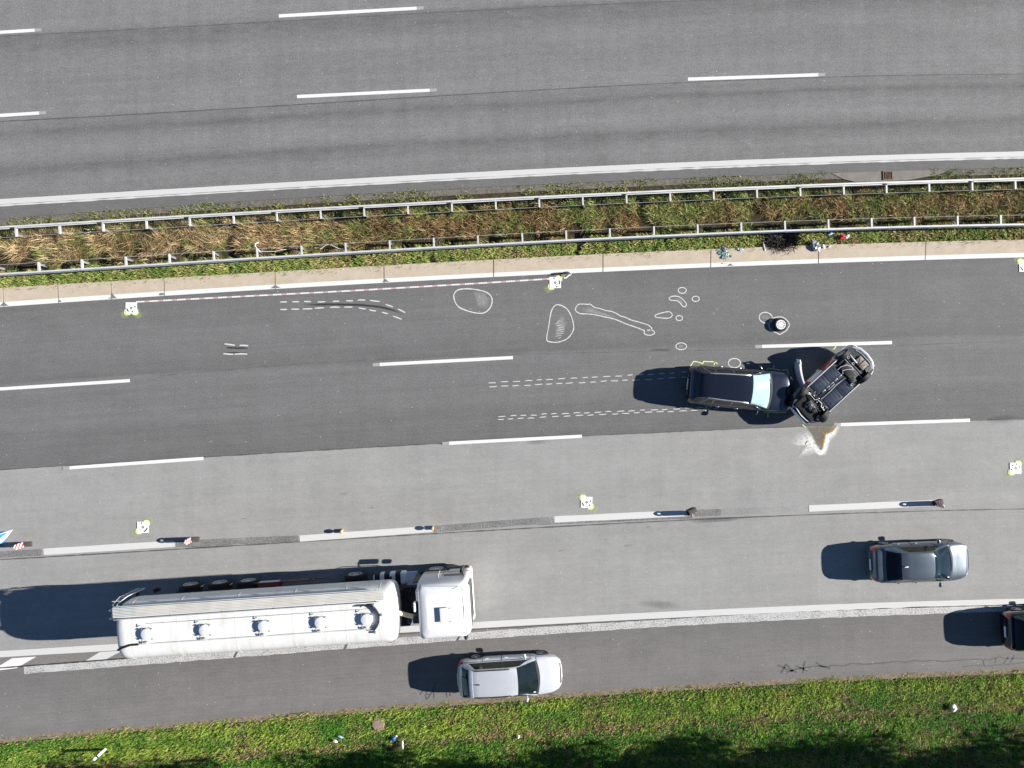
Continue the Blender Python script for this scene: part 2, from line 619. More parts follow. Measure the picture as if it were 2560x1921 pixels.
U0, U1 = -9000, 11560
UU = np.concatenate([np.linspace(U0, -60, 40, endpoint=False), np.linspace(-60, 2620, 110), np.linspace(2620, U1, 41)[1:]])


def strip(name, fa, fb, z, mat, kind='structure', parent=None, us=None, nv=2):
    us = UU if us is None else us
    A = np.stack(G(us, fa(us)), 1); B = np.stack(G(us, fb(us)), 1)
    vs_ = []; 
    for j in range(nv):
        t = j / (nv - 1)
        P = A * (1 - t) + B * t
        vs_.append(np.column_stack([P, np.full(len(P), z)]))
    P = np.stack(vs_, 1)
    mb = MB(); mb.grid(P, flip=True)
    me = mb.mesh(name)
    uvl = me.uv_layers.new(name='UVMap')
    n = len(us)
    vu = np.repeat((us - 1280) / PX, nv); vv = np.tile(np.linspace(0, 1, nv), n)
    idx = np.zeros(len(me.loops), dtype=np.int32)
    me.loops.foreach_get('vertex_index', idx)
    uvl.data.foreach_set('uv', np.column_stack([vu[idx], vv[idx]]).ravel())
    return link(me, name, mat, parent, kind, smooth=False)


# base ground: one sheet reaching the horizon
g = MB(); g.add([(-900, -900, -0.16), (900, -900, -0.16), (900, 900, -0.16), (-900, 900, -0.16)], [(0, 1, 2, 3)])
g.build('ground', M['field'], None, 'structure', smooth=False)
road_up = strip('upper_carriageway', lambda u: E['up_seam'](u) - 330, off(E['up_line'], -6), 0.0, M['asphalt_up'])
margin = strip('road_margin', off(E['up_line'], -6), E['up_margin'], -0.004, M['asphalt_margin'])
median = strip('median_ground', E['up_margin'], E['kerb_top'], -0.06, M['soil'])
road_dark = strip('passing_lanes', E['kerb_bot'], E['lane_split'], 0.0, M['asphalt_dark'])
road_light = strip('right_lanes', E['lane_split'], off(E['edge_top'], 14), -0.006, M['asphalt_light'])
inner = strip('hatched_strip', off(E['edge_top'], 12), E['shoulder_top'], -0.002, M['asphalt_inner'])
shoulder = strip('hard_shoulder', E['shoulder_top'], E['verge_top'], 0.0, M['asphalt_shoulder'])
grit = strip('grit_edge', off(E['verge_top'], -1), off(E['verge_top'], 14), -0.03, M['grit'])
verge = strip('verge_ground', off(E['verge_top'], 10), off(E['verge_top'], 900), -0.07, M['verge_soil'])
grit2 = strip('median_grit', off(E['up_margin'], -1), off(E['up_margin'], 16), -0.04, M['grit_grey'])
ZP = 0.004   # painted sheet height above the road


def mark(name, parent, pts, mat, z=ZP):
    mb = MB()
    mb.poly(pts[::-1], z)
    return mb.build(name, mat, parent, smooth=False)


def dash(name, parent, a, b, w, mat, z=ZP):
    """a, b image pixels at the ends of a painted bar"""
    mb = MB()
    A = np.array(G(*a)); B = np.array(G(*b))
    n = 9
    P = [A + (B - A) * i / (n - 1) for i in range(n)]
    ww = [w * (1 + 0.04 * random.uniform(-1, 1)) for _ in P]
    mb.ribbon(P, ww, z)
    return mb.build(name, mat, parent, smooth=False)


def long_line(name, parent, f, w, mat, z=ZP, us=None, jit=0.0):
    us = UU if us is None else us
    mb = MB()
    P = np.stack(G(us, f(us)), 1)
    ww = w * (1 + jit * (rng.random(len(us)) - 0.5))
    mb.ribbon(P, ww, z)
    return mb.build(name, mat, parent, smooth=False)


# upper carriageway marks
def dash_row(parent, rows, f, w, period=957, length=335, first=None, mat=None):
    for a, b in rows:
        dash('lane_dash', parent, a, b, w, mat or M['paint'])
        e = 17.0 if parent is not road_up else -17.0
        p, q = (a, b) if e > 0 else (b, a)
        L_ = math.hypot(b[0] - a[0], b[1] - a[1])
        dx_, dy_ = (b[0] - a[0]) / L_, (b[1] - a[1]) / L_
        dash('worn_dash_end', parent, (p[0] - dx_ * e, p[1] - dy_ * e), (p[0] - dx_ * 0.5 * (1 if e > 0 else -1), p[1] - dy_ * 0.5 * (1 if e > 0 else -1)), w * 0.95, M['paint_stub'])


dash_row(road_up, [((-246, 96), (87, 76)), ((697, 40.5), (1042, 21)), ((1655, -8), (1985, -20))], None, 0.155)
dash_row(road_up, [((-235, 304), (98, 283)), ((742.5, 242), (1075, 226)), ((1720, 198.5), (2046, 187.5)), ((2680, 170), (3005, 160))], None, 0.15)
long_line('edge_line', road_up, E['up_line'], 0.25, M['paint_line'], us=np.linspace(-2500, 5000, 200), jit=0.06)
long_line('edge_line_fray', road_up, off(E['up_line'], 9.5), 0.07, M['paint_faded'], z=ZP * 0.5, us=np.linspace(-300, 2900, 200), jit=0.9)
long_line('tar_joint', road_up, E['up_seam'], 0.045, M['tar_soft'], us=np.linspace(-600, 3200, 260), jit=0.9)
long_line('tar_joint', road_up, curve((0, 91), (694, 54), (1280, 22), (1800, 0)), 0.03, M['tar_soft'], us=np.linspace(-600, 1800, 160), jit=1.2)
# lower carriageway marks
dash_row(road_dark, [((-10, 973.5), (325, 952)), ((949, 911.7), (1282.5, 894.5)), ((1905, 866.6), (2230, 856.8)), ((-970, 1032), (-640, 1012)), ((2862, 838), (3190, 828))], None, 0.155)
dash_row(road_light, [((173.6, 1170), (509, 1146.5)), ((1122.7, 1108.5), (1455, 1091)), ((2101.8, 1062), (2424.7, 1051)), ((-780, 1232), (-450, 1210)), ((3060, 1030), (3385, 1020))], None, 0.155, mat=M['paint'])
for ob in road_light.children:
    ob.location.z = 0.010
long_line('tar_joint', road_dark, off(E['lane_split'], 0), 0.05, M['tar_soft'], z=0.003, us=np.linspace(-600, 3200, 260), jit=1.0)
long_line('tar_joint', road_dark, curve((509, 930), (1000, 897), (1500, 882), (1900, 873), (2560, 850)), 0.02, M['tar_soft'], z=0.003, us=np.linspace(400, 2700, 160), jit=1.5)
BL = [((108.8, 1380), (437, 1359.5)), ((749, 1347), (1082, 1322.5)), ((1386, 1299), (1720, 1283)), ((2022.5, 1271.6), (2356, 1257)), ((2660, 1245), (2990, 1232)), ((-530, 1418), (-200, 1399))]
for a, b in BL:
    dash('line_block', road_light, a, b, 0.30, M['paint_block'], z=ZP)
GO = [((-190, 1398), (104, 1381)), ((441, 1360), (746, 1347)), ((1085, 1323), (1383, 1300)), ((1723, 1284), (1800, 1281))]
for a, b in GO:
    dash('milled_bar', road_light, a, b, 0.31, M['ground_off'], z=0.001)
dash('milled_bar', road_light, (1802, 1281), (2020, 1272), 0.30, M['ground_off_light'], z=0.001)
dash('milled_bar', road_light, (1345, 1308), (1730, 1291), 0.2, M['ground_off'], z=0.0)
long_line('tar_joint', road_light, off(E['block_seam'], 0), 0.05, M['tar_soft'], z=0.002, us=np.linspace(-600, 3200, 260), jit=0.9)
long_line('edge_line', inner, off(E['edge_top'], 8), 0.30, M['paint_line'], z=ZP, us=np.linspace(-2500, 5000, 220), jit=0.05)
long_line('tar_joint', inner, off(E['edge_top'], 18.5), 0.05, M['tar_soft'], z=0.003, us=np.linspace(800, 2000, 120), jit=0.8)
long_line('rough_line', shoulder, off(E['shoulder_top'], 8), 0.34, M['paint_rough'], z=ZP, us=np.linspace(60, 5000, 260), jit=0.25)
long_line('tar_joint', shoulder, off(E['shoulder_top'], -2), 0.06, M['tar'], z=0.006, us=np.linspace(-600, 900, 160), jit=0.6)
mark('hatch_stripe', inner, [G(*p) for p in ((-60, 1700), (30, 1646), (91, 1642), (41, 1671), (0, 1676))], M['paint'])
mark('hatch_stripe', inner, [G(*p) for p in ((209, 1655), (248.7, 1631), (307.6, 1626.5), (266, 1648))], M['paint_faded'])
for u in (590, 866, 1148):
    mb = MB(); v = float(E['shoulder_top'](u)) + 8
    mb.ribbon([G(u - 5, v + 9), G(u + 5, v - 9)], 0.09, 0.009)
    mb.build('drain_slot', M['tar_soft'], shoulder, smooth=False)

# ------------------------------------------------------------------ kerb gutter with slabs
kerb = empty('concrete_kerb'); kerb['kind'] = 'structure'
joints = [-1100, -820, -540, -262, 10, 147.6, 279.5, 412, 688.7, 960.6, 1234, 1507, 1776, 2045, 2312, 2585, 2860, 3130]
for a, b in zip(joints[:-1], joints[1:]):
    us = np.linspace(a + 1.0, b - 1.0, 8)
    dz = random.uniform(-0.006, 0.006)
    top = np.stack(G(us, E['kerb_top'](us) - 3), 1)
    mid = np.stack(G(us, E['kerb_mid'](us)), 1)
    bot = np.stack(G(us, E['kerb_bot'](us)), 1)
    P = []
    for i in range(len(us)):
        P.append([(top[i][0], top[i][1], -0.1), (top[i][0], top[i][1], 0.10 + dz), (mid[i][0], mid[i][1], 0.06 + dz), (bot[i][0], bot[i][1], 0.03 + dz), (bot[i][0], bot[i][1], -0.1)])
    mb = MB(); mb.grid(np.array(P), flip=True)
    for e in (0, len(us) - 1):
        n0 = len(mb.v)
        mb.add(P[e], [(0, 1, 2, 3, 4) if e else (4, 3, 2, 1, 0)])
    sl = mb.build('kerb_slab', M['concrete'], kerb, smooth=False)
    P2 = []
    for i in range(len(us)):
        P2.append([(mid[i][0], mid[i][1], 0.064 + dz), (bot[i][0], bot[i][1] - 0.004, 0.034 + dz), (bot[i][0], bot[i][1] - 0.004, 0.0)])
    mb = MB(); mb.grid(np.array(P2), flip=True)
    mb.build('painted_edge', M['paint'], sl, smooth=False)
# mortar bed in the joints
us = np.linspace(-1100, 3130, 120)
top = np.stack(G(us, E['kerb_top'](us)), 1); bot = np.stack(G(us, E['kerb_bot'](us) - 1), 1)
mb = MB(); mb.grid(np.array([[(t[0], t[1], 0.05), (b[0], b[1], 0.0)] for t, b in zip(top, bot)]), flip=True)
mb.build('joint_bed', M['tar'], kerb, smooth=False)
# broken kerb corners: bare patches where the white edge has chipped away
for u, w, h in ((12, 22, 12), (282, 24, 15), (405, 13, 28), (690, 26, 10), (965, 16, 9), (1826, 16, 7), (152, 8, 8)):
    v = float(E['kerb_bot'](u))
    mb = MB()
    pts = [G(u - w / 2, v - 1), G(u - w * 0.2, v - h * 0.6), G(u, v - h), G(u + w * 0.25, v - h * 0.5), G(u + w / 2, v - 2)]
    z = [0.045, 0.062, 0.072, 0.06, 0.045]
    mb.add([(p[0], p[1], zz) for p, zz in zip(pts, z)], [(4, 3, 2, 1, 0)])
    mb.build('chipped_corner', M['gutter'], kerb, smooth=False)

# ------------------------------------------------------------------ chalk marks, sprays and stains
def cover_patch(name, pts, mat, parent, z, fade=0.35, mid=1.0):
    """thin film: full cover inside, thinning to nothing at its outline"""
    P = np.array(pts, float)
    # resample outline and roughen
    n = max(24, len(P) * 4)
    d = np.r_[0, np.cumsum(np.linalg.norm(np.diff(np.vstack([P, P[:1]]), axis=0), axis=1))]
    s = np.linspace(0, d[-1], n, endpoint=False)
    Q = np.stack([np.interp(s, d, np.r_[P[:, k], P[0, k]]) for k in (0, 1)], 1)
    c = Q.mean(0)
    rings = [(1.0, 0.0), (1 - fade, mid), (0.3, mid), (0.02, mid)]
    vs_ = []; cov = []
    for r, a in rings:
        for q in Q:
            p = c + (q - c) * r
            vs_.append((p[0], p[1], z)); cov.append(a)
    fs_ = []
    for k in range(len(rings) - 1):
        for i in range(n):
            j = (i + 1) % n
            fs_.append((k * n + i, k * n + j, (k + 1) * n + j, (k + 1) * n + i))
    mb = MB(); mb.add(vs_, fs_)
    me = mb.mesh(name)
    at = me.attributes.new('cover', 'FLOAT', 'POINT')
    at.data.foreach_set('value', cov)
    return link(me, name, mat, parent, None, smooth=False)


def skid(name, pts, w, parent, mat, z=0.002):
    P = np.array([G(*p) for p in pts], float)
    d = np.r_[0, np.cumsum(np.linalg.norm(np.diff(P, axis=0), axis=1))]
    n = 40
    s = np.linspace(0, d[-1], n)
    Q = np.stack([np.interp(s, d, P[:, k]) for k in (0, 1)], 1)
    t = np.gradient(Q, axis=0); t /= np.linalg.norm(t, axis=1, keepdims=True)
    nm = np.stack([-t[:, 1], t[:, 0]], 1)
    rows = []; cov = []
    for k, a in ((-0.5, 0), (-0.2, 1), (0.2, 1), (0.5, 0)):
        rows.append(np.column_stack([Q + nm * w * k, np.full(n, z)]))
        e = np.minimum(1, np.minimum(np.linspace(0, 6, n), np.linspace(6, 0, n)))
        cov.append(a * e)
    mb = MB(); mb.grid(np.stack(rows, 1), flip=False)
    me = mb.mesh(name)
    at = me.attributes.new('cover', 'FLOAT', 'POINT')
    at.data.foreach_set('value', np.stack(cov, 1).ravel())
    return link(me, name, mat, parent, None, smooth=False)


def zoomed(ox, oy, s):
    return lambda x, y: (ox + x / s, oy + y / s)


def smooth_loop(pts, n=6):
    P = np.array(pts, float); m = len(P); out = []
    for i in range(m):
        p0, p1, p2, p3 = P[(i - 1) % m], P[i], P[(i + 1) % m], P[(i + 2) % m]
        for k in range(n):
            t = k / n
            out.append(0.5 * ((2 * p1) + (-p0 + p2) * t + (2 * p0 - 5 * p1 + 4 * p2 - p3) * t * t + (-p0 + 3 * p1 - 3 * p2 + p3) * t ** 3))
    return np.array(out)


def chalk_loop(pts, zf, w=0.042):
    P = smooth_loop([G(*zf(*p)) for p in pts])
    mb = MB()
    mb.ribbon(P, w * (1 + 0.5 * (rng.random(len(P)) - 0.5)), 0.005, closed=True)
    return mb.build('chalk_outline', M['chalk'], road_dark, smooth=False)


def ell(cx, cy, rx, ry, n=10, rot=0.0):
    return [(cx + rx * cos(2 * pi * i / n) * cos(rot) - ry * sin(2 * pi * i / n) * sin(rot), cy + rx * cos(2 * pi * i / n) * sin(rot) + ry * sin(2 * pi * i / n) * cos(rot)) for i in range(n)]


z3 = zoomed(0, 660, 1.728); z4 = zoomed(1280, 660, 1.728); zd = zoomed(1440, 720, 6.144)
zw = zoomed(1660, 890, 6.506); z8 = zoomed(1860, 760, 12.29); zo = zoomed(1940, 840, 6.917)
BIG = [(1960, 140), (1975, 115), (2010, 108), (2060, 112), (2105, 125), (2125, 150), (2120, 185), (2095, 210), (2060, 213), (2010, 200), (1975, 180)]
TRI = [(190, 178), (170, 205), (160, 260), (150, 325), (165, 337), (200, 338), (240, 322), (265, 285), (262, 245), (245, 205), (220, 183)]
WORM = [(0, 300), (40, 255), (110, 250), (190, 255), (215, 250), (280, 298), (370, 320), (460, 350), (540, 362), (610, 390), (690, 435), (745, 450), (850, 495), (960, 525), (1100, 570), (1150, 605), (1165, 635), (1140, 655), (1050, 655), (960, 620), (870, 590), (770, 555), (640, 500), (550, 470), (430, 445), (310, 418), (190, 402), (80, 398), (20, 375), (-10, 340)]
BEAN = [(1430, 165), (1450, 140), (1510, 128), (1590, 140), (1650, 190), (1690, 240), (1685, 285), (1650, 290), (1610, 250), (1570, 210), (1520, 195), (1450, 188)]
DROP = [(1212, 432), (1250, 405), (1360, 375), (1430, 368), (1470, 395), (1475, 430), (1430, 465), (1340, 465), (1240, 455)]
chalk_loop(BIG, z3, 0.052); chalk_loop(TRI, z4, 0.045); chalk_loop(WORM, zd, 0.042)
chalk_loop(BEAN, zd); chalk_loop(DROP, zd)
for e in ((1125, 688, 82, 40), (1630, 40, 62, 45), (1838, 170, 55, 40), (1585, 465, 50, 38), (1615, 898, 82, 52)):
    chalk_loop(ell(*e), zd)
chalk_loop(ell(670, 430, 205, 165, 12, 0.25), z8, 0.045)
chalk_loop([(850, 480), (980, 415), (1130, 405), (1230, 440), (1330, 520), (1395, 640), (1350, 740), (1280, 840), (1200, 880), (1100, 940), (1000, 890), (900, 850), (790, 760), (770, 600)], z8, 0.045)
chalk_loop(ell(1145, 118, 98, 75), zw, 0.045)
# pale scrapes inside the outlines
for pts, zf in (([(2040, 115), (2095, 120), (2120, 150), (2110, 195), (2060, 190)], z3), ([(195, 230), (225, 215), (240, 260), (225, 300), (180, 325), (185, 290)], z4), ([(60, 300), (200, 290), (420, 380), (650, 450), (600, 480), (300, 400), (80, 370)], zd), ([(560, 380), (720, 330), (800, 420), (720, 500), (640, 450)], z8), ([(1560, 870), (1660, 880), (1650, 920), (1580, 925)], zd), ([(500, 380), (640, 330), (700, 400), (600, 480)], z8), ([(1500, 150), (1600, 160), (1670, 260), (1640, 270)], zd)):
    cover_patch('scrape_mark', [G(*zf(*p)) for p in pts], M['scuff'], road_dark, 0.002, 0.5)
for k in range(9):
    y = 250 + k * 9
    x = 200 + random.uniform(-15, 8)
    a = G(*z4(x, y)); b = G(*z4(x + random.uniform(12, 32), y - 4))
    mb = MB(); mb.ribbon([a, b], 0.018, 0.006); mb.build('scratch', M['chalk'], road_dark, smooth=False)


def dashes(segs, zf, w=0.045):
    mb = MB()
    for a, b in segs:
        A = np.array(G(*zf(*a))); B = np.array(G(*zf(*b)))
        m_ = (A + B) / 2 + rng.normal(0, 0.008, 2)
        mb.ribbon([A, m_, B], [w * 0.7, w, w * 0.8], 0.005)
    return mb.build('chalk_dashes', M['chalk'], road_dark, smooth=False)


dashes([((1210, 165), (1240, 165)), ((1262, 164), (1292, 164)), ((1313, 163), (1343, 163)), ((1372, 165), (1405, 163)), ((1437, 163), (1465, 161)), ((1495, 160), (1525, 160)), ((1545, 157), (1578, 157)), ((1598, 158), (1640, 163)), ((1665, 175), (1697, 186)), ((1720, 195), (1750, 211))], z3, 0.06)
dashes([((1210, 197), (1240, 197)), ((1258, 196), (1292, 196)), ((1308, 195), (1350, 194)), ((1360, 192), (1400, 190)), ((1425, 188), (1467, 188)), ((1487, 187), (1523, 187)), ((1550, 190), (1580, 195)), ((1595, 199), (1625, 204)), ((1650, 209), (1675, 216)), ((1697, 226), (1735, 240))], z3, 0.06)
dashes([((970, 346), (1015, 352)), ((1035, 352), (1072, 354))], z3, 0.07)
dashes([((965, 388), (1008, 391)), ((1013, 391), (1068, 390))], z3, 0.07)
ident = lambda x, y: (x, y)
for (a, b, st) in (((1221, 957), (1722, 931), 0), ((1215, 968), (1722, 943.5), 8), ((1243, 1041.5), (1745, 1020), 3), ((1235, 1049.5), (1800, 1023), 10)):
    segs = []; L_ = b[0] - a[0]; x = a[0] + st
    while x < b[0]:
        t = (x - a[0]) / L_
        ln = random.uniform(13, 19)
        y0 = a[1] + (b[1] - a[1]) * t + random.uniform(-0.8, 0.8)
        segs.append(((x, y0), (x + ln, y0 - 0.8 + random.uniform(-0.8, 0.8))))
        x += ln + random.uniform(9, 15)
    dashes(segs, ident, 0.04)
skid('skid_mark', [z3(1310, 177), z3(1450, 175), z3(1560, 178), z3(1640, 186), z3(1700, 201), z3(1745, 222)], 0.13, road_dark, M['skid'])
skid('skid_mark', [z3(972, 362), z3(1020, 364), z3(1072, 364)], 0.10, road_dark, M['skid'])
skid('skid_mark', [z3(972, 384), z3(1020, 384), z3(1070, 386)], 0.07, road_dark, M['skid'])
skid('skid_mark', [(1624, 876), (1650, 875), (1676, 876)], 0.14, road_dark, M['darkstain'])


def spray(polys, zf, parent=road_dark, w=0.045, z=0.006):
    mb = MB()
    for pl in polys:
        P = [G(*zf(*p)) for p in pl]
        Q = []
        for a, b in zip(P[:-1], P[1:]):
            for k in range(4):
                Q.append((a[0] + (b[0] - a[0]) * k / 4, a[1] + (b[1] - a[1]) * k / 4))
        Q.append(P[-1])
        mb.ribbon(Q, w, z)
    return mb.build('spray_line', M['green_spray'], parent, smooth=False)


spray([[(400, 270), (430, 165), (480, 92), (540, 97), (635, 128), (640, 92), (800, 97), (875, 128)], [(820, 97), (815, 155)]], zw)
spray([[(380, 645), (380, 735), (430, 765), (570, 770), (690, 815), (780, 830)], [(690, 815), (680, 905)]], zw)
spray([[(1670, 205), (1790, 212), (1890, 235)], [(1780, 212), (1785, 150)], [(1920, 235), (2010, 225), (2022, 300)]], zw)
spray([[(1620, 918), (1700, 915), (1830, 925), (1970, 920), (1978, 860)], [(1690, 915), (1690, 1000)]], zw)
spray([[(995, 235), (1040, 180)], [(1060, 140), (1120, 135)]], zo)
spray([[(455, 1535), (515, 1590)], [(580, 1610), (630, 1580)]], zo, road_light, z=0.012)

# stains on the light lanes
for pts in ([(1690, 1298), (1760, 1293), (1900, 1290), (1830, 1305), (1740, 1310)], [(440, 1366), (520, 1364), (600, 1360), (540, 1372), (470, 1374)]):
    cover_patch('dark_stain', [G(*p) for p in pts], M['darkstain'], road_light, 0.003, 0.5)
for (u, v, r) in ((1403, 1377, 7), (1513, 1349, 6), (1572, 1364, 10), (1620, 1317, 5), (930, 1270, 8), (610, 1297, 7), (535, 1250, 5), (860, 1235, 9), (2510, 1048, 36), (1340, 1105, 24), (1650, 1512, 40)):
    cover_patch('dark_stain', [G(*p) for p in ell(u, v, r * 1.5, r * 0.32, 8, random.uniform(-0.2, 0.1))], M['darkstain'], road_light, 0.003, 0.7, 0.7)
# old rain gully on the shoulder: tar-filled cracks
CR = zoomed(1900, 1620, 3.3515)


def tar_line(pl, zf, w, name='tar_crack'):
    P = [np.array(G(*zf(*p))) for p in pl]
    Q = []
    for a, b in zip(P[:-1], P[1:]):
        for k in range(5):
            Q.append(a + (b - a) * k / 5 + rng.normal(0, 0.006, 2))
    Q.append(P[-1])
    mb = MB(); mb.ribbon(Q, w * (1 + 0.5 * (rng.random(len(Q)) - 0.5)), 0.005)
    return mb.build(name, M['tar_soft'], shoulder, smooth=False)


for pl, w in (([(350, 170), (430, 160), (500, 150), (570, 160), (610, 145), (700, 152), (770, 128), (860, 138), (1000, 130), (1140, 115), (1220, 122), (1300, 105), (1370, 115), (1440, 103), (1540, 115), (1700, 100), (1850, 95), (1920, 102), (2000, 76), (2080, 90), (2212, 88)], 0.06),
              ([(150, 142), (245, 188), (310, 205)], 0.08), ([(225, 135), (175, 215)], 0.08), ([(228, 145), (275, 195)], 0.07), ([(215, 207), (350, 165)], 0.07), ([(378, 115), (358, 212)], 0.08), ([(300, 150), (350, 175), (400, 192)], 0.07), ([(470, 120), (510, 155), (590, 172)], 0.08),
              ([(1870, 100), (1880, 150)], 0.05), ([(1980, 85), (1970, 125)], 0.05), ([(2085, 75), (2040, 132)], 0.05), ([(2135, 60), (2100, 120)], 0.05), ([(1700, 160), (1790, 148), (1900, 152), (2080, 140), (2212, 122)], 0.05)):
    tar_line(pl, CR, w)
zs = zoomed(1000, 1590, 5.027)
for pl in ([(295, 670), (250, 738)], [(322, 735), (330, 800)], [(455, 590), (400, 710), (345, 798)], [(425, 690), (425, 785)], [(360, 650), (330, 720), (375, 745)], [(582, 710), (595, 775)], [(632, 710), (628, 760)]):
    tar_line(pl, zs, 0.055)

# spilled fluid with binding powder beside the wreck
zc = zoomed(1560, 820, 3.253)
cover_patch('binder_powder', [G(*zc(*p)) for p in ((1330, 940), (1400, 850), (1480, 835), (1530, 900), (1600, 985), (1650, 900), (1730, 860), (1660, 950), (1625, 1025), (1560, 1030), (1450, 1050), (1400, 1070), (1440, 1000), (1470, 960), (1390, 960))], M['powder'], road_light, 0.010, 0.75)
skid('binder_powder', [zc(1470, 845), zc(1510, 880), zc(1545, 960), zc(1585, 1008), zc(1615, 1012), zc(1635, 950), zc(1650, 890), zc(1700, 845), zc(1745, 772)], 0.42, road_light, M['powder'], 0.012)
cover_patch('spilled_fluid', [G(*zc(*p)) for p in ((1480, 800), (1620, 795), (1730, 775), (1690, 835), (1640, 855), (1622, 930), (1605, 990), (1580, 985), (1545, 940), (1505, 850))], M['wet'], road_light, 0.016, 0.30)
skid('rusty_edge', [zc(1735, 780), zc(1690, 838), zc(1636, 858), zc(1620, 930), zc(1607, 985), zc(1575, 985)], 0.14, road_light, M['rust'], 0.019)

# ------------------------------------------------------------------ drain grate beside the upper margin
zg = zoomed(2080, 390, 6.9125)
mb = MB()
P = [G(*zg(*p)) for p in ((0, 300), (480, 250), (860, 262), (1050, 250), (1600, 245), (2160, 200), (1800, 330), (1300, 420), (860, 440), (400, 450), (200, 400))]
mb.poly(P[::-1], -0.02)
mb.build('gutter_apron', M['gutter'], None, 'structure', smooth=False)
gx, gy = G(*zg(965, 340))
gd = tag(empty('drain_grate', (gx, gy, -0.015), (0, 0, radians(2))), 'rusty iron drain grate with six slots in the gutter beside the upper carriageway', 'drain grate')
mb = MB()
for sx_, sy_, w_, h_ in ((0, 0.185, 0.46, 0.05), (0, -0.185, 0.46, 0.05), (-0.205, 0, 0.05, 0.32), (0.205, 0, 0.05, 0.32)):
    mb.box((sx_, sy_, 0.015), (w_, h_, 0.03))
M['rusty_iron'] = plain('rusty_iron', (0.17, 0.11, 0.085), 0.8, 0.2, grime=0.4, gscale=14)
mb.build('grate_frame', M['rusty_iron'], gd, smooth=False)
for i in range(5):
    mb = MB(); mb.box((-0.115 + i * 0.0575, 0, 0.012), (0.024, 0.318, 0.024)); mb.build('grate_bar', M['rusty_iron'], gd, smooth=False)
mb = MB(); mb.box((0, 0, -0.006), (0.36, 0.32, 0.008)); mb.build('pit', M['under_dark'], gd, smooth=False)

# ------------------------------------------------------------------ grass
def blades(name, x, y, z0, length, width, lean_dir, lean, color):
    """x,y: root positions; each blade is a bent, tapering strip of three triangles"""
    n = len(x)
    dx, dy = np.cos(lean_dir), np.sin(lean_dir)
    px, py = -dy, dx
    h = length * np.cos(lean); r = length * np.sin(lean)
    V = np.zeros((n, 5, 3), np.float32)
    for k, (f, wv) in enumerate(((0, 1), (0, -1), (0.55, 0.8), (0.55, -0.8), (1, 0))):
        bend = f ** 1.6
        V[:, k, 0] = x + dx * r * bend + px * width * 0.5 * wv
        V[:, k, 1] = y + dy * r * bend + py * width * 0.5 * wv
        V[:, k, 2] = z0 + h * (f - 0.12 * f * f)
    me = bpy.data.meshes.new(name)
    me.vertices.add(n * 5)
    me.vertices.foreach_set('co', V.ravel())
    base = (np.arange(n) * 5)[:, None]
    tri = np.concatenate([base + np.array([[0, 1, 3]]), base + np.array([[0, 3, 2]]), base + np.array([[2, 3, 4]])], 1).reshape(-1).astype(np.int32)
    me.loops.add(len(tri))
    me.loops.foreach_set('vertex_index', tri)
    me.polygons.add(n * 3)
    me.polygons.foreach_set('loop_start', np.arange(0, len(tri), 3, dtype=np.int32))
    me.polygons.foreach_set('loop_total', np.full(n * 3, 3, np.int32))
    me.update(calc_edges=True)
    at = me.attributes.new('tint', 'FLOAT_COLOR', 'POINT')
    C = np.ones((n, 5, 4), np.float32)
    C[:, :, :3] = color[:, None, :]
    at.data.foreach_set('color', C.ravel())
    o = link(me, name, M['blade'], None, 'stuff', smooth=False)
    return o


def vnoise(x, y, s, seed):
    """smooth value noise 0..1"""
    r = np.random.default_rng(seed).random((128, 128))
    X, Y = x * s + 1000, y * s + 1000
    i, j = np.floor(X).astype(int), np.floor(Y).astype(int)
    fx, fy = X - i, Y - j
    fx = fx * fx * (3 - 2 * fx); fy = fy * fy * (3 - 2 * fy)
    g_ = lambda a, b: r[a % 128, b % 128]
    return (g_(i, j) * (1 - fx) + g_(i + 1, j) * fx) * (1 - fy) + (g_(i, j + 1) * (1 - fx) + g_(i + 1, j + 1) * fx) * fy


def scatter(n, fa, fb, u0=-700, u1=3260):
    n = int(n * 1.375)
    u = rng.uniform(u0, u1, n)
    t = rng.random(n)
    scatter.n = n
    v = fa(u) * (1 - t) + fb(u) * t
    x, y = G(u, v)
    return u, v, t, x, y


def lerpc(a, b, t):
    return np.array(a)[None] * (1 - t[:, None]) + np.array(b)[None] * t[:, None]


def jitter(c, s=0.3):
    n = len(c)
    return c * (1 + s * (rng.random((n, 1)) - 0.5) * 2) * (1 + 0.15 * (rng.random((n, 3)) - 0.5))


ua = np.linspace(-200, 2760, 200)
# short green grass between the upper margin and the upper rail
rail_up_g = lambda u: 960.5 + (E['rail_up'](u) - 960.5) * (CAM_H - 0.7) / CAM_H
rail_lo_g = lambda u: 960.5 + (E['rail_lo'](u) - 960.5) * (CAM_H - 0.7) / CAM_H


def tufts(x, y, per, spread):
    """turn single roots into tufts: returns repeated roots and the tuft index"""
    k = np.repeat(np.arange(len(x)), per)
    return x[k] + rng.normal(0, spread, len(k)), y[k] + rng.normal(0, spread, len(k)), k


